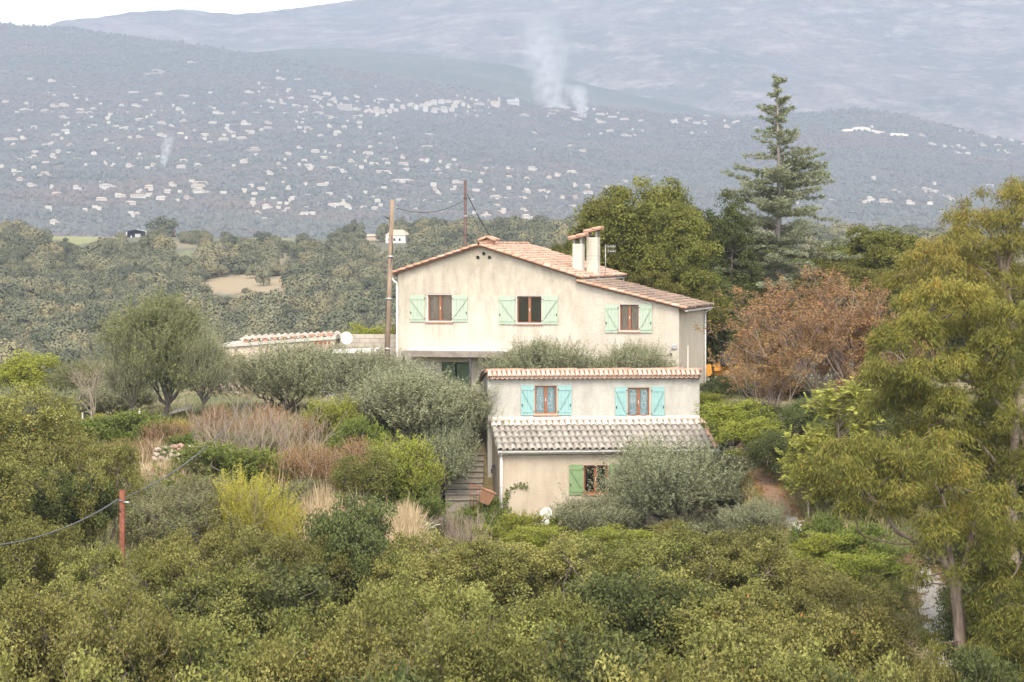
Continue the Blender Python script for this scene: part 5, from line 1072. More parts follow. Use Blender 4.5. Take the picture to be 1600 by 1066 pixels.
# behind, gold tinted heads and the bare-limbed top
eucalyptus('eucalyptus_tree', 'golden topped eucalyptus with pale bare limbs reaching highest', 0, 79, 1605,
    [(1520, 350, 26, .05), (1495, 340, 22, .0), (1545, 345, 24, .05), (1580, 310, 26, .0), (1600, 340, 34, -.05), (1590, 385, 34, -.1), (1530, 385, 28, .0), (1505, 375, 20, .05), (1555, 400, 30, -.1), (1500, 410, 26, .0), (1460, 395, 30, .15), (1440, 410, 26, .15), (1480, 420, 28, .12), (1420, 440, 22, .1), (1390, 440, 20, .0), (1570, 440, 34, -.1), (1605, 440, 34, -.1), (1520, 445, 28, .05), (1600, 295, 20, .05), (1535, 302, 9, -.2), (1505, 318, 9, -.2), (1575, 285, 9, .0), (1545, 470, 30, .0), (1450, 430, 28, .1), (1570, 350, 26, -.05)],
    [([(1600, 700), (1590, 560), (1578, 480), (1570, 440)], .17, .10), ([(1570, 440), (1560, 400), (1548, 370), (1535, 340)], .08, .03), ([(1570, 440), (1575, 410), (1585, 385), (1600, 330)], .07, .03), ([(1578, 480), (1545, 430), (1505, 400), (1465, 400)], .06, .02), ([(1570, 440), (1572, 380), (1575, 290)], .04, .012), ([(1548, 370), (1535, 305)], .02, .008), ([(1505, 400), (1500, 350), (1505, 315)], .025, .008)], 83, m_eucg, 26)
# young tree with feathery pale leaves
def feather(seed, w0=2.2, h0=3.2):
    r = np.random.default_rng(seed); s = limb(r, (0, 0, -.3), (0, 0, h0*.8), .035, .018, 6, .06); LC, LA, LT = [], [], []
    for k in range(64):
        f = r.uniform(.3, 1); az = r.uniform(0, 6.28); L = w0*.5*(1.1-.6*abs(f-.5))*r.uniform(.5, 1); p = np.array([0, 0, f*h0*.8]); d = unit(np.array([math.cos(az), math.sin(az), .55])); e = p+d*L; s += limb(r, p, e, .012, .004, 4, .08)
        for q in range(9):
            b_ = p+d*L*r.uniform(.45, 1.05); fd = unit(d*.6+dirs(r, 1)[0]*.9); fl_ = r.uniform(.22, .36); s.append((*b_, *(b_+fd*fl_), .003, .002)); m = 18; t_ = np.linspace(.1, 1, m)
            sd = unit(np.cross(fd, [0, 0, 1.]))*np.where(np.arange(m) % 2, 1, -1)[:, None]; LC.append(b_+fd*(t_*fl_)[:, None]+sd*.04); LA.append(sd+fd*.3); LT.append(np.clip(r.normal(.6, .15, m), 0, 1))
    C, A_, T_ = np.concatenate(LC), np.concatenate(LA), np.concatenate(LT); V, Q, T = leaves(C, A_, np.tile([0, 0, 1.], (len(C), 1))+r.normal(size=(len(C), 3))*.4, .13, .05, T_)
    return dict(trunk=segs_mesh('trunk', s, m_browntwig, 5), crown=np_mesh('crown', V, Q, m_feather, T), w0=w0, h0=h0)
place(feather(91), 'feathery_tree', 1312, 88, 586, 120, 'young pale green feathery tree in front of the autumn tree', 'tree'); place(feather(92, 2.2, 2.2), 'feathery_tree', 1262, 88, 668, 80, 'small feathery sapling at the edge of the eucalyptus limb', 'tree')

# climber on the beige wall, agaves, grasses
r = np.random.default_rng(95); s, LC = [], []
for (pts) in ([(784, 806), (790, 775), (800, 762), (815, 757), (822, 760)], [(784, 806), (787, 784), (795, 772)], [(784, 800), (792, 790), (796, 800)]):
    P_ = [B.world(B.u(X), -.06, fz(Y, X)) for X, Y in pts]
    for a, c in zip(P_[:-1], P_[1:]): s += limb(r, a, c, .012, .008, 3, .1); LC.append(np.array(a)+(np.array(c)-np.array(a))*r.random((38, 1))+r.normal(size=(38, 3))*[.07, .03, .06])
C_ = np.concatenate(LC); b0 = np.array(B.world(.1, -.06, fz(812, 784))); 
V, Q, T = leaves(C_-b0, dirs(r, len(C_))+[0, 0, -.4], dirs(r, len(C_))+[0, -1, 0], .08, .06, r.random(len(C_)))
cl_ = thing('wall_climber', 'thin leafy climber round the downpipe on the beige wall', 'climber', tuple(b0)); link('leaves', np_mesh('leaves', V, Q, m_grassg, T), cl_); s = np.array(s); s[:, :3] -= b0; s[:, 3:6] -= b0; link('stems', segs_mesh('stems', s, m_browntwig, 4), cl_)
def agave(seed):
    r = np.random.default_rng(seed); mb = MB(); 
    for k in range(22):
        az = k*2.4; el = r.uniform(.25, 1.3); L = r.uniform(.5, .8); d = np.array([math.cos(az)*math.cos(el), math.sin(az)*math.cos(el), math.sin(el)]); sd = np.array([-math.sin(az), math.cos(az), 0]); pts = [d*L*t+np.array([0, 0, -.28*t**3*L]) for t in (0, .35, .7, 1)]; w_ = (.05, .07, .05, .004)
        vs = []; 
        for p_, ww in zip(pts, w_): vs += [p_-sd*ww, p_+np.array([0, 0, -.02]), p_+sd*ww, p_+np.array([0, 0, .01])]
        mb.add(vs, [(4*i+j, 4*i+(j+1) % 4, 4*i+4+(j+1) % 4, 4*i+4+j) for i in range(3) for j in range(4)], True)
    me = mb.mesh('agave', m_agave); a = me.attributes.new('tint', 'FLOAT', 'POINT'); a.data.foreach_set('value', np.repeat(r.random(22), 16).astype(np.float32)); return me
AG = [agave(1), agave(2)]
for k, (X, D, Y, lab) in enumerate(((660, 89, 838, 'pale variegated agave at the edge of the straw'), (688, 90, 832, 'pale variegated agave before the silvery leafless shrub'), (640, 88, 845, 'smallest agave low in the straw'))):
    x = (X-CX)/F*D; tag(link('agave', AG[k % 2], None, (x, D, gz(x, D)+.35), (0, 0, k), (1.15,)*3), lab, 'agave')
def tufts(name, label, spots, mat, n, h, w_, seed, kind='stuff', tl=(0, 1), lean=.35):
    """blades of grass rooted on the ground in spots (x, y, rx, ry)"""
    r = np.random.default_rng(seed); sp = np.array(spots); wgt = sp[:, 2]*sp[:, 3]; i = r.choice(len(sp), n, p=wgt/wgt.sum()); a = r.uniform(0, 6.28, n); q = r.random(n)**.5
    x = sp[i, 0]+np.cos(a)*q*sp[i, 2]; y = sp[i, 1]+np.sin(a)*q*sp[i, 3]; z = ground_z(x, y); hh = h*r.uniform(.5, 1.3, n)*(1-.5*q*(len(sp) < 9)); P = np.stack([x, y, z], 1)
    d = unit(np.stack([r.normal(0, lean, n), r.normal(0, lean, n), np.ones(n)], 1)); 
    off = np.min(np.hypot(x[:, None]-PATH_C[None, :, 0], y[:, None]-PATH_C[None, :, 1]), 1) > (.55 if name == 'grass' else -1)
    inh = (x > -1) & (x < 8.6) & (y > 99.6) & (y < 108) | ((x > -2.8) & (x < -.9) & (y > 100) & (y < 105)); ok = off & ~inh; P, d, hh = P[ok], d[ok], hh[ok]; n = len(P)
    V, Q, T = leaves(P+d*hh[:, None]*.5, d, dirs(r, n)*[1, 1, .1], hh, w_*r.uniform(.7, 1.3, n), np.clip(r.uniform(*tl, n)+.12*fbm(P[:, 0], P[:, 1], 2, 3, 3), 0, 1))
    return tag(link(name, np_mesh(name, V, Q, mat, T)), label, None, None, kind)
tufts('grass', 'mixed green and dry grass over the bank', [(-6, 95, 20, 16), (9, 96, 5, 16), (14, 86, 8, 12), (-14, 100, 14, 12)], m_grass, 80000, .50, .024, 7)
def px_spot(X, Y, rx, ry): P = near_hit(X, Y); return (P.x, P.y, rx, ry)
tufts('dry_grass', 'tall straw coloured dry grass', [px_spot(530, 835, 1.5, 1.6), px_spot(590, 860, 1.6, 2.0), px_spot(640, 850, 1.0, 2.4), px_spot(500, 815, .9, 1.4), px_spot(250, 765, 1.1, 1.2), px_spot(240, 735, .9, 1.0)], m_straw, 15000, 1.25, .030, 8, lean=.28)
tufts('reeds', 'few tall pale reed stalks over the straw', [px_spot(600, 850, 1.8, 2.0), px_spot(445, 790, .8, 1)], m_straw, 60, 2.2, .035, 9, lean=.16)
tufts('flowers', 'small yellow flowers by the olive trunk', [px_spot(283, 668, .5, .5), px_spot(150, 660, .5, .6), px_spot(115, 655, .4, .5)], m_broom, 260, .45, .08, 10)
tufts('leaf_litter', 'fallen brown leaves beside the track', [px_spot(1195, 745, 1.3, 3), px_spot(1215, 780, 1.2, 3), px_spot(1240, 815, 1.1, 3), px_spot(1150, 690, .8, 3), px_spot(1460, 920, 1.2, 4)], m_rustleaf, 16000, .09, .06, 12, lean=3)
# ------------------------------------------------------------------ woodland on the valley side and on the village hill
def gn_scatter(name, label, pts, sc, protos, mat_tint=None):
    """one mass of trees: points carry the size, geometry nodes put a tree on each"""
    me = np_points(name, pts, sc); o = tag(link(name, me), label, None, None, 'stuff')
    cl = bpy.data.collections.new(name+'_kinds')
    for i, m in enumerate(protos): cl.objects.link(bpy.data.objects.new('%s_kind' % name, m))
    g = bpy.data.node_groups.new(name, 'GeometryNodeTree'); g.interface.new_socket('Geometry', in_out='INPUT', socket_type='NodeSocketGeometry'); g.interface.new_socket('Geometry', in_out='OUTPUT', socket_type='NodeSocketGeometry')
    n = g.nodes; L = g.links; gi, go = n.new('NodeGroupInput'), n.new('NodeGroupOutput'); iop = n.new('GeometryNodeInstanceOnPoints'); ci = n.new('GeometryNodeCollectionInfo')
    ci.inputs['Collection'].default_value = cl; ci.inputs['Separate Children'].default_value = True; ci.inputs['Reset Children'].default_value = True
    rs = n.new('FunctionNodeRandomValue'); rs.data_type = 'FLOAT'; rs.inputs[3].default_value = 6.28
    cx = n.new('ShaderNodeCombineXYZ'); at_ = n.new('GeometryNodeInputNamedAttribute'); at_.data_type = 'FLOAT_VECTOR'; at_.inputs[0].default_value = 'size'
    L.new(gi.outputs[0], iop.inputs['Points']); L.new(ci.outputs[0], iop.inputs['Instance']); iop.inputs['Pick Instance'].default_value = True
    L.new(rs.outputs[1], cx.inputs[2]); L.new(cx.outputs[0], iop.inputs['Rotation']); L.new(at_.outputs[0], iop.inputs['Scale']); L.new(iop.outputs[0], go.inputs[0])
    md = o.modifiers.new('scatter', 'NODES'); md.node_group = g; return o
def np_points(name, pts, sc):
    me = bpy.data.meshes.new(name); me.vertices.add(len(pts)); me.vertices.foreach_set('co', np.asarray(pts, np.float32).ravel())
    a = me.attributes.new('size', 'FLOAT_VECTOR', 'POINT'); a.data.foreach_set('vector', np.asarray(sc, np.float32).ravel()); return me
def farmat(name, stops, wsc, wst):
    m, nt, b = new_mat(name); p = position(nt); rnd = N(nt, 'ObjectInfo').outputs['Random']; a = N(nt, 'Attribute', attribute_name='tint').outputs['Fac']
    nz = noise(nt, p, wsc, 5, .6); f = math_(nt, 'ADD', math_(nt, 'MULTIPLY', rnd, .62), math_(nt, 'MULTIPLY', nz, .42)); f2 = math_(nt, 'ADD', f, math_(nt, 'MULTIPLY', math_(nt, 'SUBTRACT', a, .5), .35))
    c = ramp(nt, f2, stops); c = mix(nt, ramp(nt, nz, wst), c, (.15, .105, .085)); nt.links.new(c, b.inputs['Base Color']); b.inputs['Roughness'].default_value = .8; b.inputs['Specular IOR Level'].default_value = .2
    return m
m_wood = farmat('woodland', [(.22, (.068, .076, .044)), (.45, (.115, .118, .066)), (.65, (.158, .153, .086)), (.85, (.205, .178, .09))], .02, [(.62, (0, 0, 0)), (.8, (.35,)*3)])
def clump_tree(seed, n=1500, leaf=.32, w=1., h=.9, mat=m_wood):
    r = np.random.default_rng(seed); k = 9; c = dirs(r, k)*[.5, .5, .34]*w+[0, 0, .52*h]; c[:, 2] = np.maximum(c[:, 2], .2); i = r.integers(0, k, n); d = dirs(r, n); d[:, 2] = np.abs(d[:, 2])*1.1-.25; d = unit(d)
    P = c[i]+d*.40*r.uniform(.6, 1, n)[:, None]; P[:, 2] = np.maximum(P[:, 2], -.1)
    V, Q, T = leaves(P, unit(np.cross(d, dirs(r, n))), d+dirs(r, n)*.3+[0, 0, .15], leaf*.34*r.uniform(.6, 1.3, n), leaf*.28*r.uniform(.6, 1.3, n), np.clip(.5+r.normal(0, .10, n)+r.uniform(-.15, .15, k)[i], 0, 1))
    s = limb(r, (0, 0, -.5), (0, 0, .4), .06, .04, 2)
    return V, Q, T, s
def clump_mesh(seed, **k): V, Q, T, s = clump_tree(seed, **k); return np_mesh('tree', V, Q, k.get('mat', m_wood), T)
WOOD = [clump_mesh(s) for s in range(100, 106)]
r = np.random.default_rng(77)
def inside_frame_mask(X, m=500): return (X > -m) & (X < 1600+m)
n = 26000; D = 400+r.random(n)**.75*440; X = r.uniform(-450, 2050, n); x = D*(X-CX)/F; z = mid_z(x, D); Yp = H0-z/D*F
ca = clear_at(X, Yp); grove = (np.abs(X-420) < 160) & (Yp < 385)
keep = (np.abs(ca) < .12) | (r.random(n) < .02) | (grove & (r.random(n) < .5))
# clearings stay open in front as well
for dY in (5, 10, 15, 20): keep &= (np.abs(clear_at(X, Yp-dY)) < .45) | (r.random(n) < .10)
for (xc, yc, ww) in ((213, 363, 22), (271, 359, 12), (618, 380, 30), (585, 376, 20), (345, 372, 6)): keep &= ~((np.abs(X-xc) < ww) & (Yp > yc-6) & (Yp < yc+36))
x, D, z, X, Yp = x[keep], D[keep], z[keep], X[keep], Yp[keep]
big = r.random(len(x)) < .16; sz = np.where(big, r.uniform(3.6, 5.6, len(x)), r.uniform(1.9, 3.6, len(x))); grove = (np.abs(X-380) < 200) & (Yp < 392) & (Yp > 345); sz = np.where(grove, r.uniform(1.6, 2.4, len(x)), sz)
gn_scatter('woodland', 'grey green scrub woodland covering the valley side', np.stack([x, D, z], 1), np.stack([sz*.95, sz*.95, sz*r.uniform(.7, 1.1, len(x))], 1), WOOD)
# single trees one can tell apart on the valley side
FAR_T = []
m_wood1 = m_wood
for s_ in range(3):
    V, Q, T, sg = clump_tree(200+s_, 1200, .36); FAR_T.append(dict(trunk=segs_mesh('trunk', sg, m_bark, 5), crown=np_mesh('crown', V, Q, m_wood1, T), w0=1.7, h0=1.25))
def mtree(X, Y, wpx, hpx, lab, k):
    P = mid_hit(X, Y); p_ = FAR_T[k % 3]; o = thing('valley_tree', lab, 'tree', P, k*1.3, 'single trees on the valley side'); s = wpx/F*P.y/p_['w0']; o.scale = (s, s, hpx/F*P.y/p_['h0'])
    link('trunk', p_['trunk'], o); link('crown', p_['crown'], o)
for k, a in enumerate(((256, 362, 62, 36, 'big dark tree on the crest beside the open shed'), (398, 408, 28, 24, 'round tree at the top of the tan clearing'), (384, 428, 50, 34, 'broad tree in the middle of the tan clearing'), (412, 447, 32, 38, 'tree standing in the bare earth patch'), (384, 460, 17, 12, 'small round bush in the bare earth patch'), (340, 420, 40, 30, 'tree left of the tan clearing'), (462, 402, 24, 24, 'dark tree right of the tan clearing'), (410, 385, 36, 28, 'tree above the tan clearing'), (475, 385, 30, 24, 'tree between clearing and white house'), (325, 395, 30, 22, 'tree below the olive rows'), (20, 358, 46, 30, 'dark tree at the left end of the crest'), (60, 385, 50, 32, 'dark tree beside the grass clearing'), (102, 380, 12, 10, 'little bush in the grass clearing'), (172, 390, 36, 22, 'tree at the far end of the grass clearing'), (205, 402, 36, 20, 'tree below the open shed'), (555, 372, 36, 32, 'bluish conifers left of the white valley house'), (595, 378, 20, 28, 'dark cypress beside the white valley house'), (655, 372, 28, 26, 'pale bare tree right of the white valley house'), (540, 395, 40, 26, 'tree below the white valley house'), (700, 362, 40, 28, 'tree on the crest behind the steel pole'), (660, 352, 40, 26, 'tree on the crest between the two poles'), (540, 350, 34, 24, 'tree on the crest left of the wooden pole'), (880, 360, 40, 24, 'tree on the crest left of the yellow green tree'), (1350, 358, 40, 20, 'hazy tree on the crest right of the cedar'), (1420, 352, 50, 22, 'hazy tree on the crest near the eucalyptus'))): mtree(*a, k)
# open shed, orange digger, white house down in the valley
P = mid_hit(213, 363); s_ = P.y/F; m_navy = plain('navy_tarpaulin', (.02, .03, .075), .7, .2); sh = thing('open_shed', 'dark blue open fronted shed with pale posts on the crest', 'shed', P); w_, h_ = 15*s_, 9*s_
MB().hexa([(-w_, 3.6, 0), (w_, 3.6, 0), (w_, 3.7, 0), (-w_, 3.7, 0), (-w_, 3.6, h_), (w_, 3.6, h_), (w_, 3.7, h_), (-w_, 3.7, h_)]).build('back_wall', m_navy, sh)
for s2 in (-1, 1):
    MB().hexa([(0, 0, h_*1.35), (s2*w_*1.1, 0, h_*.95), (s2*w_*1.1, 3.9, h_*.95), (0, 3.9, h_*1.35), (0, 0, h_*1.35+.12), (s2*w_*1.1, 0, h_*.95+.12), (s2*w_*1.1, 3.9, h_*.95+.12), (0, 3.9, h_*1.35+.12)]).build('roof', m_steel if s2 > 0 else m_navy, sh)
    MB().box(s2*w_-.1, s2*w_+.1, 0, .2, -.5, h_).build('post', m_pvc, sh); MB().box(s2*w_-.04, s2*w_+.04, .2, 3.6, 0, h_).build('side_wall', m_navy, sh)
MB().hexa([(-w_, 3.6, h_), (w_, 3.6, h_), (w_, 3.7, h_), (-w_, 3.7, h_), (-.05, 3.6, h_*1.34), (.05, 3.6, h_*1.34), (.05, 3.7, h_*1.34), (-.05, 3.7, h_*1.34)]).build('gable_wall', m_navy, sh)
MB().box(-.6, 1.2, 1, 2.4, 0, 1.1).build('stored_crate', m_white, sh); MB().box(-1.9, -1.5, .2, .6, 0, .5).build('white_tub', m_pvc, sh)
P = mid_hit(271, 359); dg2 = thing('orange_machine', 'small orange machine parked on the crest beside the big dark tree', 'machine', P); MB().box(-.4, .5, 0, 1.2, .4, 1.5).build('cab', m_yel, dg2, bevel=.08); MB().box(-1.1, -.4, .1, 1, .3, .9).build('bonnet', m_pvc, dg2, bevel=.08); MB().box(-1, .7, .05, 1.1, 0, .4).build('track', m_blk, dg2)
P = mid_hit(618, 380); s_ = P.y/F; vh = thing('valley_house', 'white valley house with a brown hipped roof behind the wooden pole', 'house', P, R(-12)); a, d_, e = 16*s_, 3.5, 12*s_
MB().box(-a, a, 0, 2*d_, -1, e).build('wall', m_pvc, vh); m_vroof = plain('brown_tiles', (.42, .33, .25), .9, .15, 1)
MB().hexa([(-a-.3, -.3, e), (a+.3, -.3, e), (a+.3, 2*d_+.3, e), (-a-.3, 2*d_+.3, e), (-a*.55, d_-.1, e+9*s_), (a*.45, d_-.1, e+9*s_), (a*.45, d_+.1, e+9*s_), (-a*.55, d_+.1, e+9*s_)]).build('roof', m_vroof, vh)
for k in range(3): MB().box(-a+.8+1.6*k, -a+1.4+1.6*k, -.03, -.002, .6, 1.4).build('window', m_dark, vh)
P = mid_hit(585, 376); vb = thing('valley_barn', 'long low pinkish outbuilding left of the white valley house', 'outbuilding', P, R(-10)); MB().box(-12*s_, 14*s_, 0, 3, -1, 7*s_).build('wall', m_annex, vb); MB().hexa([(-13*s_, -.3, 7*s_), (15*s_, -.3, 7*s_), (15*s_, 3.3, 7*s_), (-13*s_, 3.3, 7*s_), (-13*s_, 1.4, 10*s_), (15*s_, 1.4, 10*s_), (15*s_, 1.6, 10*s_), (-13*s_, 1.6, 10*s_)]).build('roof', m_vroof, vb)

# woods of the village hill
m_fwood = farmat('hill_wood', [(.25, (.085, .094, .077)), (.5, (.098, .107, .087)), (.7, (.115, .118, .097)), (.9, (.135, .13, .11))], .0035, [(.52, (0, 0, 0)), (.66, (.75,)*3)])
def blob(seed):
    r = np.random.default_rng(seed); import bmesh
    bm = bmesh.new(); bmesh.ops.create_icosphere(bm, subdivisions=2, radius=1)
    for v_ in bm.verts: f = 1+.22*math.sin(v_.co.x*4+seed)+.2*math.sin(v_.co.y*5+v_.co.z*4+seed); v_.co *= f*r.uniform(.82, 1.12); v_.co.z = max(v_.co.z*.8+.3, -.3)
    me = bpy.data.meshes.new('tree'); bm.to_mesh(me); bm.free(); a = me.attributes.new('tint', 'FLOAT', 'POINT'); a.data.foreach_set('value', r.random(len(me.vertices)).astype(np.float32)); me.materials.append(m_fwood); return me
BL = [blob(s) for s in range(4)]
n = 95000; X = r.uniform(-500, 2100, n); D = 2360+r.random(n)*3240; z = shape_far(X, D); x = D*(X-CX)/F
crest = np.interp(X, [0, 800, 1300, 1600], [5400, 4900, 4700, 4700]); dens = .55+.5*fbm(x, D, 160, 3, 21); k = (D < crest+60) & (r.random(n) < np.clip(dens+.35, .25, 1))
wx_, wy_, wz_ = x[k], D[k], z[k]; wsz = r.uniform(1.7, 4.2, len(wx_)); wtall = r.uniform(.8, 1.4, len(wx_))

# ------------------------------------------------------------------ villas and the village on its ridge
H1 = [(25,468,40),(122,475,35),(120,505,80),(215,512,70),(250,488,50),(295,483,60),(300,540,60),(370,500,40),(430,500,50),(375,518,60),(415,520,50),(165,590,60),(320,578,40),(435,575,40),(410,590,30),(260,622,55),(310,612,30),(50,640,80),(105,637,35),(60,670,40),(215,668,55),(322,670,45),(160,697,40),(275,700,45),(90,740,70),(160,727,45),(240,722,30),(210,750,45),(355,735,50),(433,708,30),(10,770,30),(85,798,50),(95,830,55),(155,775,25),(205,805,80),(150,855,60),(330,785,30),(245,865,35),(258,897,55),(355,870,45),(495,865,110),(470,918,60),(525,762,35),(600,768,50),(570,738,50),(490,755,20),(645,735,35),(710,765,40),(835,770,55),(845,742,50),(880,725,30),(970,722,35),(920,765,50),(510,665,45),(580,590,40),(655,595,45),(525,585,15),(600,632,25),(645,632,45),(745,622,60),(835,612,35),(868,635,35),(950,622,55),(640,550,50),(585,520,45),(740,567,75),(795,582,35),(560,483,35),(630,485,60),(670,460,35),(735,510,70),(830,503,40),(900,478,20),(620,420,60),(735,430,45),(850,437,60),(850,555,50),(985,562,55),(970,495,45),(1010,520,65),(1090,522,40),(1155,423,55),(1300,360,60),(1380,363,40),(1130,475,40),(1185,518,70),(1250,465,60),(1310,475,40),(1330,450,30),(1320,520,60),(1375,485,40),(1415,490,25),(1440,415,50),(1460,445,80),(1510,430,45),(1485,490,30),(1525,482,25),(1395,547,45),(1410,520,40),(1470,520,60),(1545,545,70),(1540,460,50),(1140,570,60),(1240,590,80),(1155,605,60),(1240,565,40),(1065,608,60),(1160,620,40),(1030,642,60),(1120,635,55),(1425,592,50),(1525,580,30),(1560,608,40),(1480,625,30),(1175,690,90),(1385,680,35),(1340,712,50),(1455,697,50),(1500,728,50),(1410,740,30),(1440,765,40),(1285,760,40),(1130,747,35),(1245,800,45),(1540,775,70),(1305,845,45),(1210,870,55),(1330,870,35),(1415,850,25),(1490,852,60),(1355,915,40),(1165,950,35),(1235,960,60),(1330,972,60),(1410,985,60),(1535,952,50),(1195,990,45),(630,990,30),(640,885,35),(690,862,50),(640,907,90),(560,905,50),(605,940,60),(745,918,60),(770,885,40),(800,855,45),(875,918,60),(925,842,90),(915,862,80),(935,885,100),(250,1033,60),(890,285,55),(720,325,100),(700,335,130),(140,360,40),(240,372,50)]
H2 = [(30,415,40),(60,437,30),(115,437,30),(165,430,35),(40,465,20),(50,520,90),(165,485,50),(215,470,30),(275,440,60),(345,445,30),(410,458,30),(165,515,60),(175,545,35),(245,495,40),(285,550,25),(43,562,30),(110,568,40),(80,588,40),(450,525,45),(712,460,60),(910,510,60),(1030,470,50),(1070,465,50),(1040,490,70),(1095,475,60),(1135,495,40),(1160,515,60),(1150,530,50),(1250,505,50),(1255,540,50),(1305,515,50),(1360,528,50),(1370,600,60),(1295,580,40),(1430,535,30),(1580,540,40),(495,602,75),(475,650,60),(270,643,40),(215,682,60),(140,720,40),(290,712,40),(370,700,25),(475,718,25),(255,733,30),(370,730,60),(60,750,80),(105,767,40),(280,765,90),(385,755,40),(525,755,40),(365,805,130),(640,765,100),(720,775,40),(845,758,60),(840,787,40),(955,752,60),(1060,780,30),(1125,762,55),(1020,790,25),(925,800,40),(615,812,65),(690,845,55),(715,808,30),(845,838,25),(930,857,50),(990,847,45),(800,885,105),(905,885,60),(690,898,60),(1085,880,20),(1140,882,40),(1130,918,40),(1075,938,40),(915,940,50),(800,925,60),(740,965,60),(930,970,70),(810,945,60),(560,950,60),(530,865,35),(510,845,40),(360,893,60),(195,930,40),(245,930,40),(50,918,40),(120,920,30),(1200,858,55),(1190,830,40),(1280,835,50),(1330,822,50),(1385,815,60),(1140,828,25),(1125,648,50),(1170,670,40),(940,585,60),(85,650,25),(470,900,30),(430,940,40)]
HV = [(455,478,40),(480,470,50),(510,462,50),(540,455,50),(575,452,50),(610,455,50),(520,482,60),(560,478,60),(600,478,50),(470,492,40),(510,496,50),(555,494,50),(590,490,40),(640,468,30),(430,482,30),(400,478,40),(370,486,40),(340,490,40),(310,497,40),(280,500,40),(250,490,40),(220,500,40),(255,515,30),(320,480,30)]
H3 = [(40,540,40),(100,525,40),(140,545,45),(185,512,40),(238,510,45),(275,562,35),(405,567,35),(320,537,30),(280,518,30),(630,400,15),(770,398,15),(920,890,45),(895,900,40),(985,898,75),(1030,857,55),(1095,905,45),(1180,885,40),(1180,905,30),(1185,850,80),(1160,845,40),(1235,875,30),(1275,890,40),(1075,862,15),(1340,872,35),(1385,607,35),(1455,605,50),(1540,600,35),(1545,620,30),(1485,645,40),(1420,645,40),(1335,657,25),(1280,655,20),(1310,680,50),(1350,680,30),(1530,680,25),(1145,602,40),(1190,638,45),(1450,825,50),(1490,870,40),(1595,640,20)]
m_vw = objvar('villa_wall', [(0, (.52, .47, .40)), (.3, (.60, .56, .49)), (.6, (.50, .42, .34)), (.85, (.66, .63, .58)), (1, (.44, .36, .29))], .9, .15)
m_vr = objvar('villa_roof', [(0, (.40, .27, .20)), (.4, (.50, .38, .29)), (.75, (.58, .48, .39)), (1, (.36, .24, .18))], .9, .2)
m_vwin = plain('villa_window', (.10, .10, .11), .4, .2)
def villa_mesh(kind):
    """unit villas 1 wide: wall and roof meshes, with window bands"""
    wl, rf, wn = MB(), MB(), MB()
    def hip(x0, x1, y0, y1, z, h, e=.04):
        rf.hexa([(x0-e, y0-e, z), (x1+e, y0-e, z), (x1+e, y1+e, z), (x0-e, y1+e, z), (x0+(y1-y0)*.45, (y0+y1)/2-.01, z+h), (x1-(y1-y0)*.45, (y0+y1)/2-.01, z+h), (x1-(y1-y0)*.45, (y0+y1)/2+.01, z+h), (x0+(y1-y0)*.45, (y0+y1)/2+.01, z+h)])
    def wins(x0, x1, y, z, n):
        for k in range(n): a = x0+(x1-x0)*(k+.5)/n; wn.box(a-.035, a+.035, y-.012, y-.002, z-.05, z+.05)
    if kind == 0: wl.box(-.5, .5, 0, .5, -.4, .32); hip(-.5, .5, 0, .5, .32, .12); wins(-.45, .45, 0, .18, 5)
    if kind == 1: wl.box(-.5, .12, 0, .45, -.4, .44).box(.12, .5, .02, .4, -.4, .24); hip(-.5, .12, 0, .45, .44, .12); hip(.125, .5, .02, .4, .24, .09); wins(-.45, .1, 0, .32, 3); wins(.14, .48, .02, .12, 2)
    if kind == 2: wl.box(-.5, .5, 0, .4, -.4, .20).box(-.25, .3, .06, .4, .20, .42); rf.box(-.54, .54, -.04, .44, .20, .225); hip(-.25, .3, .06, .4, .42, .1); wins(-.45, .45, 0, .08, 6); wins(-.22, .28, .06, .32, 3)
    if kind == 3: wl.box(-.5, .5, 0, .35, -.3, .26); hip(-.5, .5, 0, .35, .26, .09); wl.box(-.62, .6, -.3, 0, -.4, .03); wins(-.45, .45, 0, .14, 4)
    if kind == 4: wl.box(-.35, .35, 0, .5, -.3, .85); hip(-.35, .35, 0, .5, .85, .12); wins(-.3, .3, 0, .65, 3); wins(-.3, .3, 0, .35, 3)
    return wl.mesh('wall', m_vw), rf.mesh('roof', m_vr), wn.mesh('windows', m_vwin)
VM = [villa_mesh(k) for k in range(5)]
house_xy = []
rv = random.Random(14)
KN = ['hip roofed villa', 'villa with lower wing', 'flat villa with raised middle', 'villa on terrace wall', 'tall narrow village house']
def zone(X, Y):
    if Y > 300: v = 'at hill foot'
    elif Y > 230: v = 'on the lower slope'
    elif Y > 195: v = 'halfway up the slope'
    else: v = 'high on the slope'
    cols = [(120, 'at far left'), (230, 'left of smoke wisp'), (360, 'right of smoke wisp'), (480, 'above the annex'), (600, 'left of the wooden pole'), (730, 'between the two poles'), (860, 'right of the steel pole'), (1010, 'under the smoke plume'), (1160, 'left of the cedar'), (1400, 'right of the cedar'), (9999, 'above the eucalyptus')]
    return next(n_ for c_, n_ in cols if X < c_)+' '+v
def villa(X, Y, wpx, kind, grp, lab, name='hill_villa', cat='house', depth=None):
    P = far_hit(X, Y+3); w_ = wpx*.78/F*P.y; o = thing(name, lab, cat, P, rv.uniform(-.45, .45), grp); hs = max(w_, 9) if kind != 4 else w_
    o.scale = (w_, max(w_*.8, 9), min(hs, 9)*rv.uniform(.9, 1.2) if kind != 4 else 10*rv.uniform(.6, 1.25)); wl, rf, wn = VM[kind]
    link('wall', wl, o); link('roof', rf, o)
    if wpx > 13: link('windows', wn, o)
    house_xy.append((P.x, P.y, max(w_, 8)))
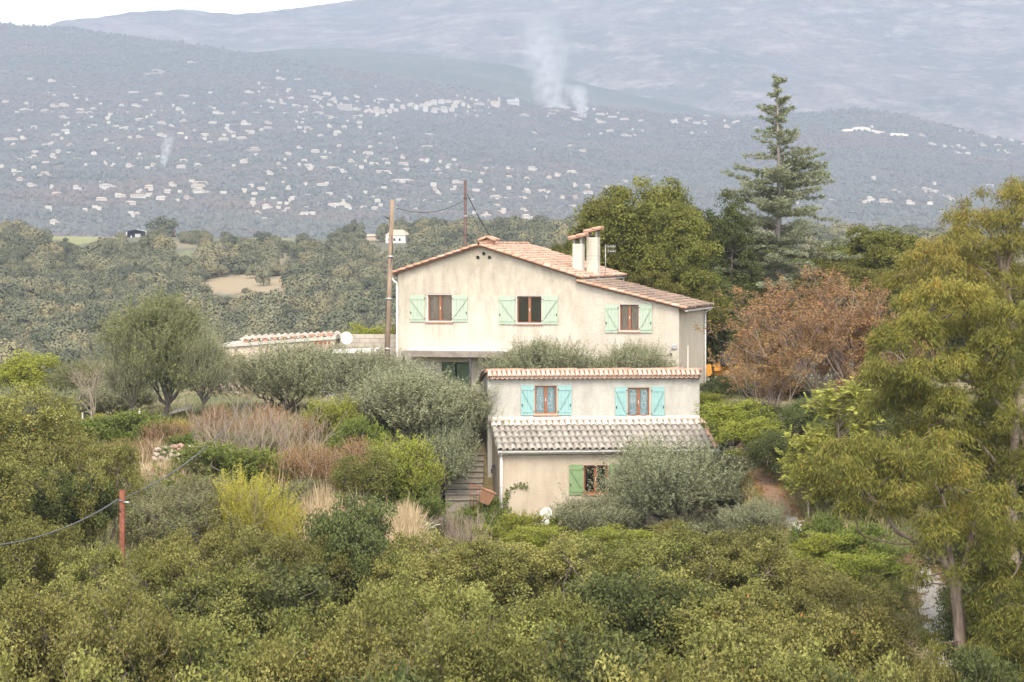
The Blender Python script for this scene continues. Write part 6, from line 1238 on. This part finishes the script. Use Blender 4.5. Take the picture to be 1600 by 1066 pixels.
for L_, x_off, sc in ((H1, 0, 540/1599), (H2, 500, .35), (H3, 1040, .35)):
    for (a, b_, w_) in L_:
        X, Y = x_off+a*sc, b_*sc; wp = w_*sc; k = rv.choice([0, 0, 1, 1, 2, 3]); zn = zone(X, Y)
        villa(X, Y, wp, k, 'villas %s' % zn, '%s pale %s %s' % ('small' if wp < 14 else 'wide', KN[k], zn))
for (a, b_, w_) in HV:
    X, Y = 500+a*.35, b_*.35; villa(X, Y, w_*.35*1.0, 4 if w_ < 55 else 1, 'houses of the ridge village', 'tall narrow cream house packed into the ridge village' if w_ < 55 else 'wide house with a side wing in the ridge village', 'village_house')
# the block of flats, the church with its tower, the big white house on the ridge
def special(X, Y, lab, name, cat, builder):
    P = far_hit(X, Y); o = thing(name, lab, cat, P, 0); builder(o, P.y/F); house_xy.append((P.x, P.y, 22))
def flats(o, s):
    MB().box(-11*s, 11*s, 0, 12, -4, 9*s).build('wall', m_vw, o); MB().box(-11.5*s, 11.5*s, -.5, 12.5, 9*s, 9.8*s).build('roof', m_vr, o)
    for j in range(3):
        for k in range(7): MB().box((-9.5+2.9*k)*s, (-8+2.9*k)*s, -.4, -.02, (1.2+2.7*j)*s, (2.9+2.7*j)*s).build('window', m_vwin, o)
special(538, 173, 'cream block of flats with three rows of windows left of the ridge village', 'block_of_flats', 'flats', flats)
def church(o, s):
    MB().box(-9*s, 2*s, 0, 14, -4, 6*s).build('wall', m_vw, o); MB().hexa([(-9.6*s, -1, 6*s), (2*s, -1, 6*s), (2*s, 15, 6*s), (-9.6*s, 15, 6*s), (-9.6*s, 6.9, 9*s), (2*s, 6.9, 9*s), (2*s, 7.1, 9*s), (-9.6*s, 7.1, 9*s)]).build('roof', m_vr, o)
    MB().box(2.05*s, 5.5*s, 2, 6, -4, 13*s).build('tower', m_vw, o); MB().hexa([(1.8*s, 1.7, 13*s), (5.8*s, 1.7, 13*s), (5.8*s, 6.3, 13*s), (1.8*s, 6.3, 13*s), (3.6*s, 3.9, 15.5*s), (3.9*s, 3.9, 15.5*s), (3.9*s, 4.1, 15.5*s), (3.6*s, 4.1, 15.5*s)]).build('spire', m_vr, o)
    MB().box(3.2*s, 4.4*s, 1.85, 1.98, 9.5*s, 11.5*s).build('belfry_opening', m_vwin, o)
special(776, 167, 'stone church with a square tower beside the ridge village', 'church', 'church', church)
def manor(o, s):
    MB().box(-9*s, 9*s, 0, 12, -4, 7.5*s).build('wall', m_pvc, o); MB().box(-9.6*s, 9.6*s, -.7, 12.7, 7.5*s, 8.4*s).build('roof', m_pvc, o); MB().box(3*s, 8*s, 3, 9, 8.4*s, 11*s).build('turret', m_pvc, o)
    for k in range(5): MB().box((-7.5+3.2*k)*s, (-6+3.2*k)*s, -.4, -.02, 2*s, 5*s).build('window', m_vwin, o)
special(802, 164, 'bright white manor with arched windows right of the church', 'white_manor', 'house', manor)
# the smallest houses and walls between the villas, past counting
rs_ = np.random.default_rng(60); mb = MB()
for k in range(360):
    a, b_, w_ = house_xy[rs_.integers(0, len(house_xy))]; x = a+rs_.normal()*60; y = b_+rs_.normal()*70
    if y < 2500 or y > 5000: continue
    X = CX+x/y*F; z = float(shape_far(np.array([X]), np.array([y]))[0]); w2 = rs_.uniform(3, 7); h2 = rs_.uniform(1.2, 2.8); mb.box(x, x+w2, y, y+5, z-3, z+h2+1.5)
    house_xy.append((x+w2/2, y, w2))
o = mb.build('hill_houses', m_vw); o['kind'] = 'stuff'; o['label'] = 'tiny pale houses and garden walls scattered between the villas'
# pale quarry cut into the hill right of the cedar
m_quarry = objvar('quarry_rock', [(0, (.56, .49, .40)), (1, (.66, .60, .50))], .95, .5, (.40, .33, .26), .1); P = far_hit(1352, 207); q_ = thing('quarry', 'pale stepped quarry cut in the wooded hill right of the cedar', 'quarry', P); s_ = P.y/F
for k, (x0, x1, z0_, z1_) in enumerate(((-42, 30, -1, 3), (-36, 16, 3, 6), (-18, 10, 6, 9), (30, 70, -4, -1))):
    rq = random.Random(k); n_ = 14; mb = MB(); vs = []
    for i in range(n_+1): x = x0+(x1-x0)*i/n_; j = rq.uniform(-.8, .8)+(abs(i/n_-.5)*2)**4*-2; vs += [(x*s_, 5*k, (z0_-.8)*s_), (x*s_, 5*k+4+rq.uniform(-1, 1), (z1_+j)*s_), (x*s_, 5*k+34, (z1_+j-.3)*s_)]
    mb.add(vs, [f for i in range(n_) for f in ((3*i, 3*i+3, 3*i+4, 3*i+1), (3*i+1, 3*i+4, 3*i+5, 3*i+2))]); mb.build('rock_step', m_quarry, q_)

hx = np.array(house_xy); ok = np.ones(len(wx_), bool)
for (a, b_, w_) in hx: ok &= ~((np.abs(wx_-a) < w_*.55+1) & (wy_ > b_-20) & (wy_ < b_+16))
gn_scatter('hill_woods', 'hazy woods covering the village hill', np.stack([wx_, wy_, wz_], 1)[ok], np.stack([wsz, wsz, wsz*wtall], 1)[ok], BL)

# ------------------------------------------------------------------ smoke from garden fires, and the haze of the valley
def smoke(name, label, X, Y, w_, h, lean, dens, r0, k, tall_pow=1.0):

    P = far_hit(X, Y); mb = MB(); xl = min(0, lean)-w_; xr_ = max(0, lean)+w_; mb.box(xl, xr_, -w_, w_, 0, h)
    m = bpy.data.materials.new(name); m.use_nodes = True; nt = m.node_tree; nt.nodes.remove(nt.nodes['Principled BSDF']); vol = N(nt, 'VolumePrincipled'); vol.inputs['Color'].default_value = (.93, .94, .95, 1)
    o = N(nt, 'TexCoord').outputs['Object']; sp = N(nt, 'SeparateXYZ'); nt.links.new(o, sp.inputs[0]); z = math_(nt, 'DIVIDE', sp.outputs[2], h, True)
    nz = N(nt, 'TexNoise'); nz.inputs['Scale'].default_value = 4.5/h; nz.inputs['Detail'].default_value = 3; nt.links.new(o, nz.inputs['Vector'])
    wob = math_(nt, 'MULTIPLY', math_(nt, 'SUBTRACT', nz.outputs[0], .5), w_*1.1)
    cx_ = math_(nt, 'ADD', math_(nt, 'MULTIPLY', math_(nt, 'POWER', z, tall_pow), lean), math_(nt, 'MULTIPLY', wob, z))
    dx = math_(nt, 'SUBTRACT', sp.outputs[0], cx_); rr = math_(nt, 'SQRT', math_(nt, 'ADD', math_(nt, 'MULTIPLY', dx, dx), math_(nt, 'MULTIPLY', sp.outputs[1], sp.outputs[1])))
    rad = math_(nt, 'ADD', math_(nt, 'MULTIPLY', z, k), r0); f = math_(nt, 'SUBTRACT', 1.0, math_(nt, 'DIVIDE', rr, rad), True)
    n2 = N(nt, 'TexNoise'); n2.inputs['Scale'].default_value = 11/h; n2.inputs['Detail'].default_value = 4; nt.links.new(o, n2.inputs['Vector'])
    puff = math_(nt, 'MULTIPLY', math_(nt, 'SUBTRACT', n2.outputs[0], .36), 4.0, True); fade = math_(nt, 'SUBTRACT', 1.0, z, True)
    d = math_(nt, 'MULTIPLY', math_(nt, 'MULTIPLY', f, puff), math_(nt, 'MULTIPLY', fade, dens)); nt.links.new(d, vol.inputs['Density']); nt.links.new(vol.outputs[0], nt.nodes['Material Output'].inputs['Volume'])
    ob = mb.build(name, m, loc=P); ob['kind'] = 'stuff'; ob['label'] = label; return ob
smoke('smoke', 'white smoke plume drifting up behind the ridge village', 912, 184, 24, 62, -16, .30, 8, 20)
smoke('smoke', 'broad pale smoke bank rising over the ridge woods', 862, 170, 66, 185, -28, .055, 34, 30, 1.4)
smoke('smoke', 'thin smoke wisp among the villas on the left', 254, 265, 10, 48, 9, .28, 4, 8)
m_haze = bpy.data.materials.new('haze'); m_haze.use_nodes = True; nt = m_haze.node_tree; nt.nodes.remove(nt.nodes['Principled BSDF'])
vp = N(nt, 'VolumePrincipled'); vp.inputs['Color'].default_value = (.425, .485, .602, 1); vp.inputs['Density'].default_value = .000195; vp.inputs['Anisotropy'].default_value = .1
nt.links.new(vp.outputs[0], nt.nodes['Material Output'].inputs['Volume'])
zmin = min(float(ground_z(XX, YY).min()), float(zg.min()))-60
hz_ = MB().box(-7600, 7600, -300, 9500, -480, 1250).build('haze', m_haze); hz_['kind'] = 'stuff'
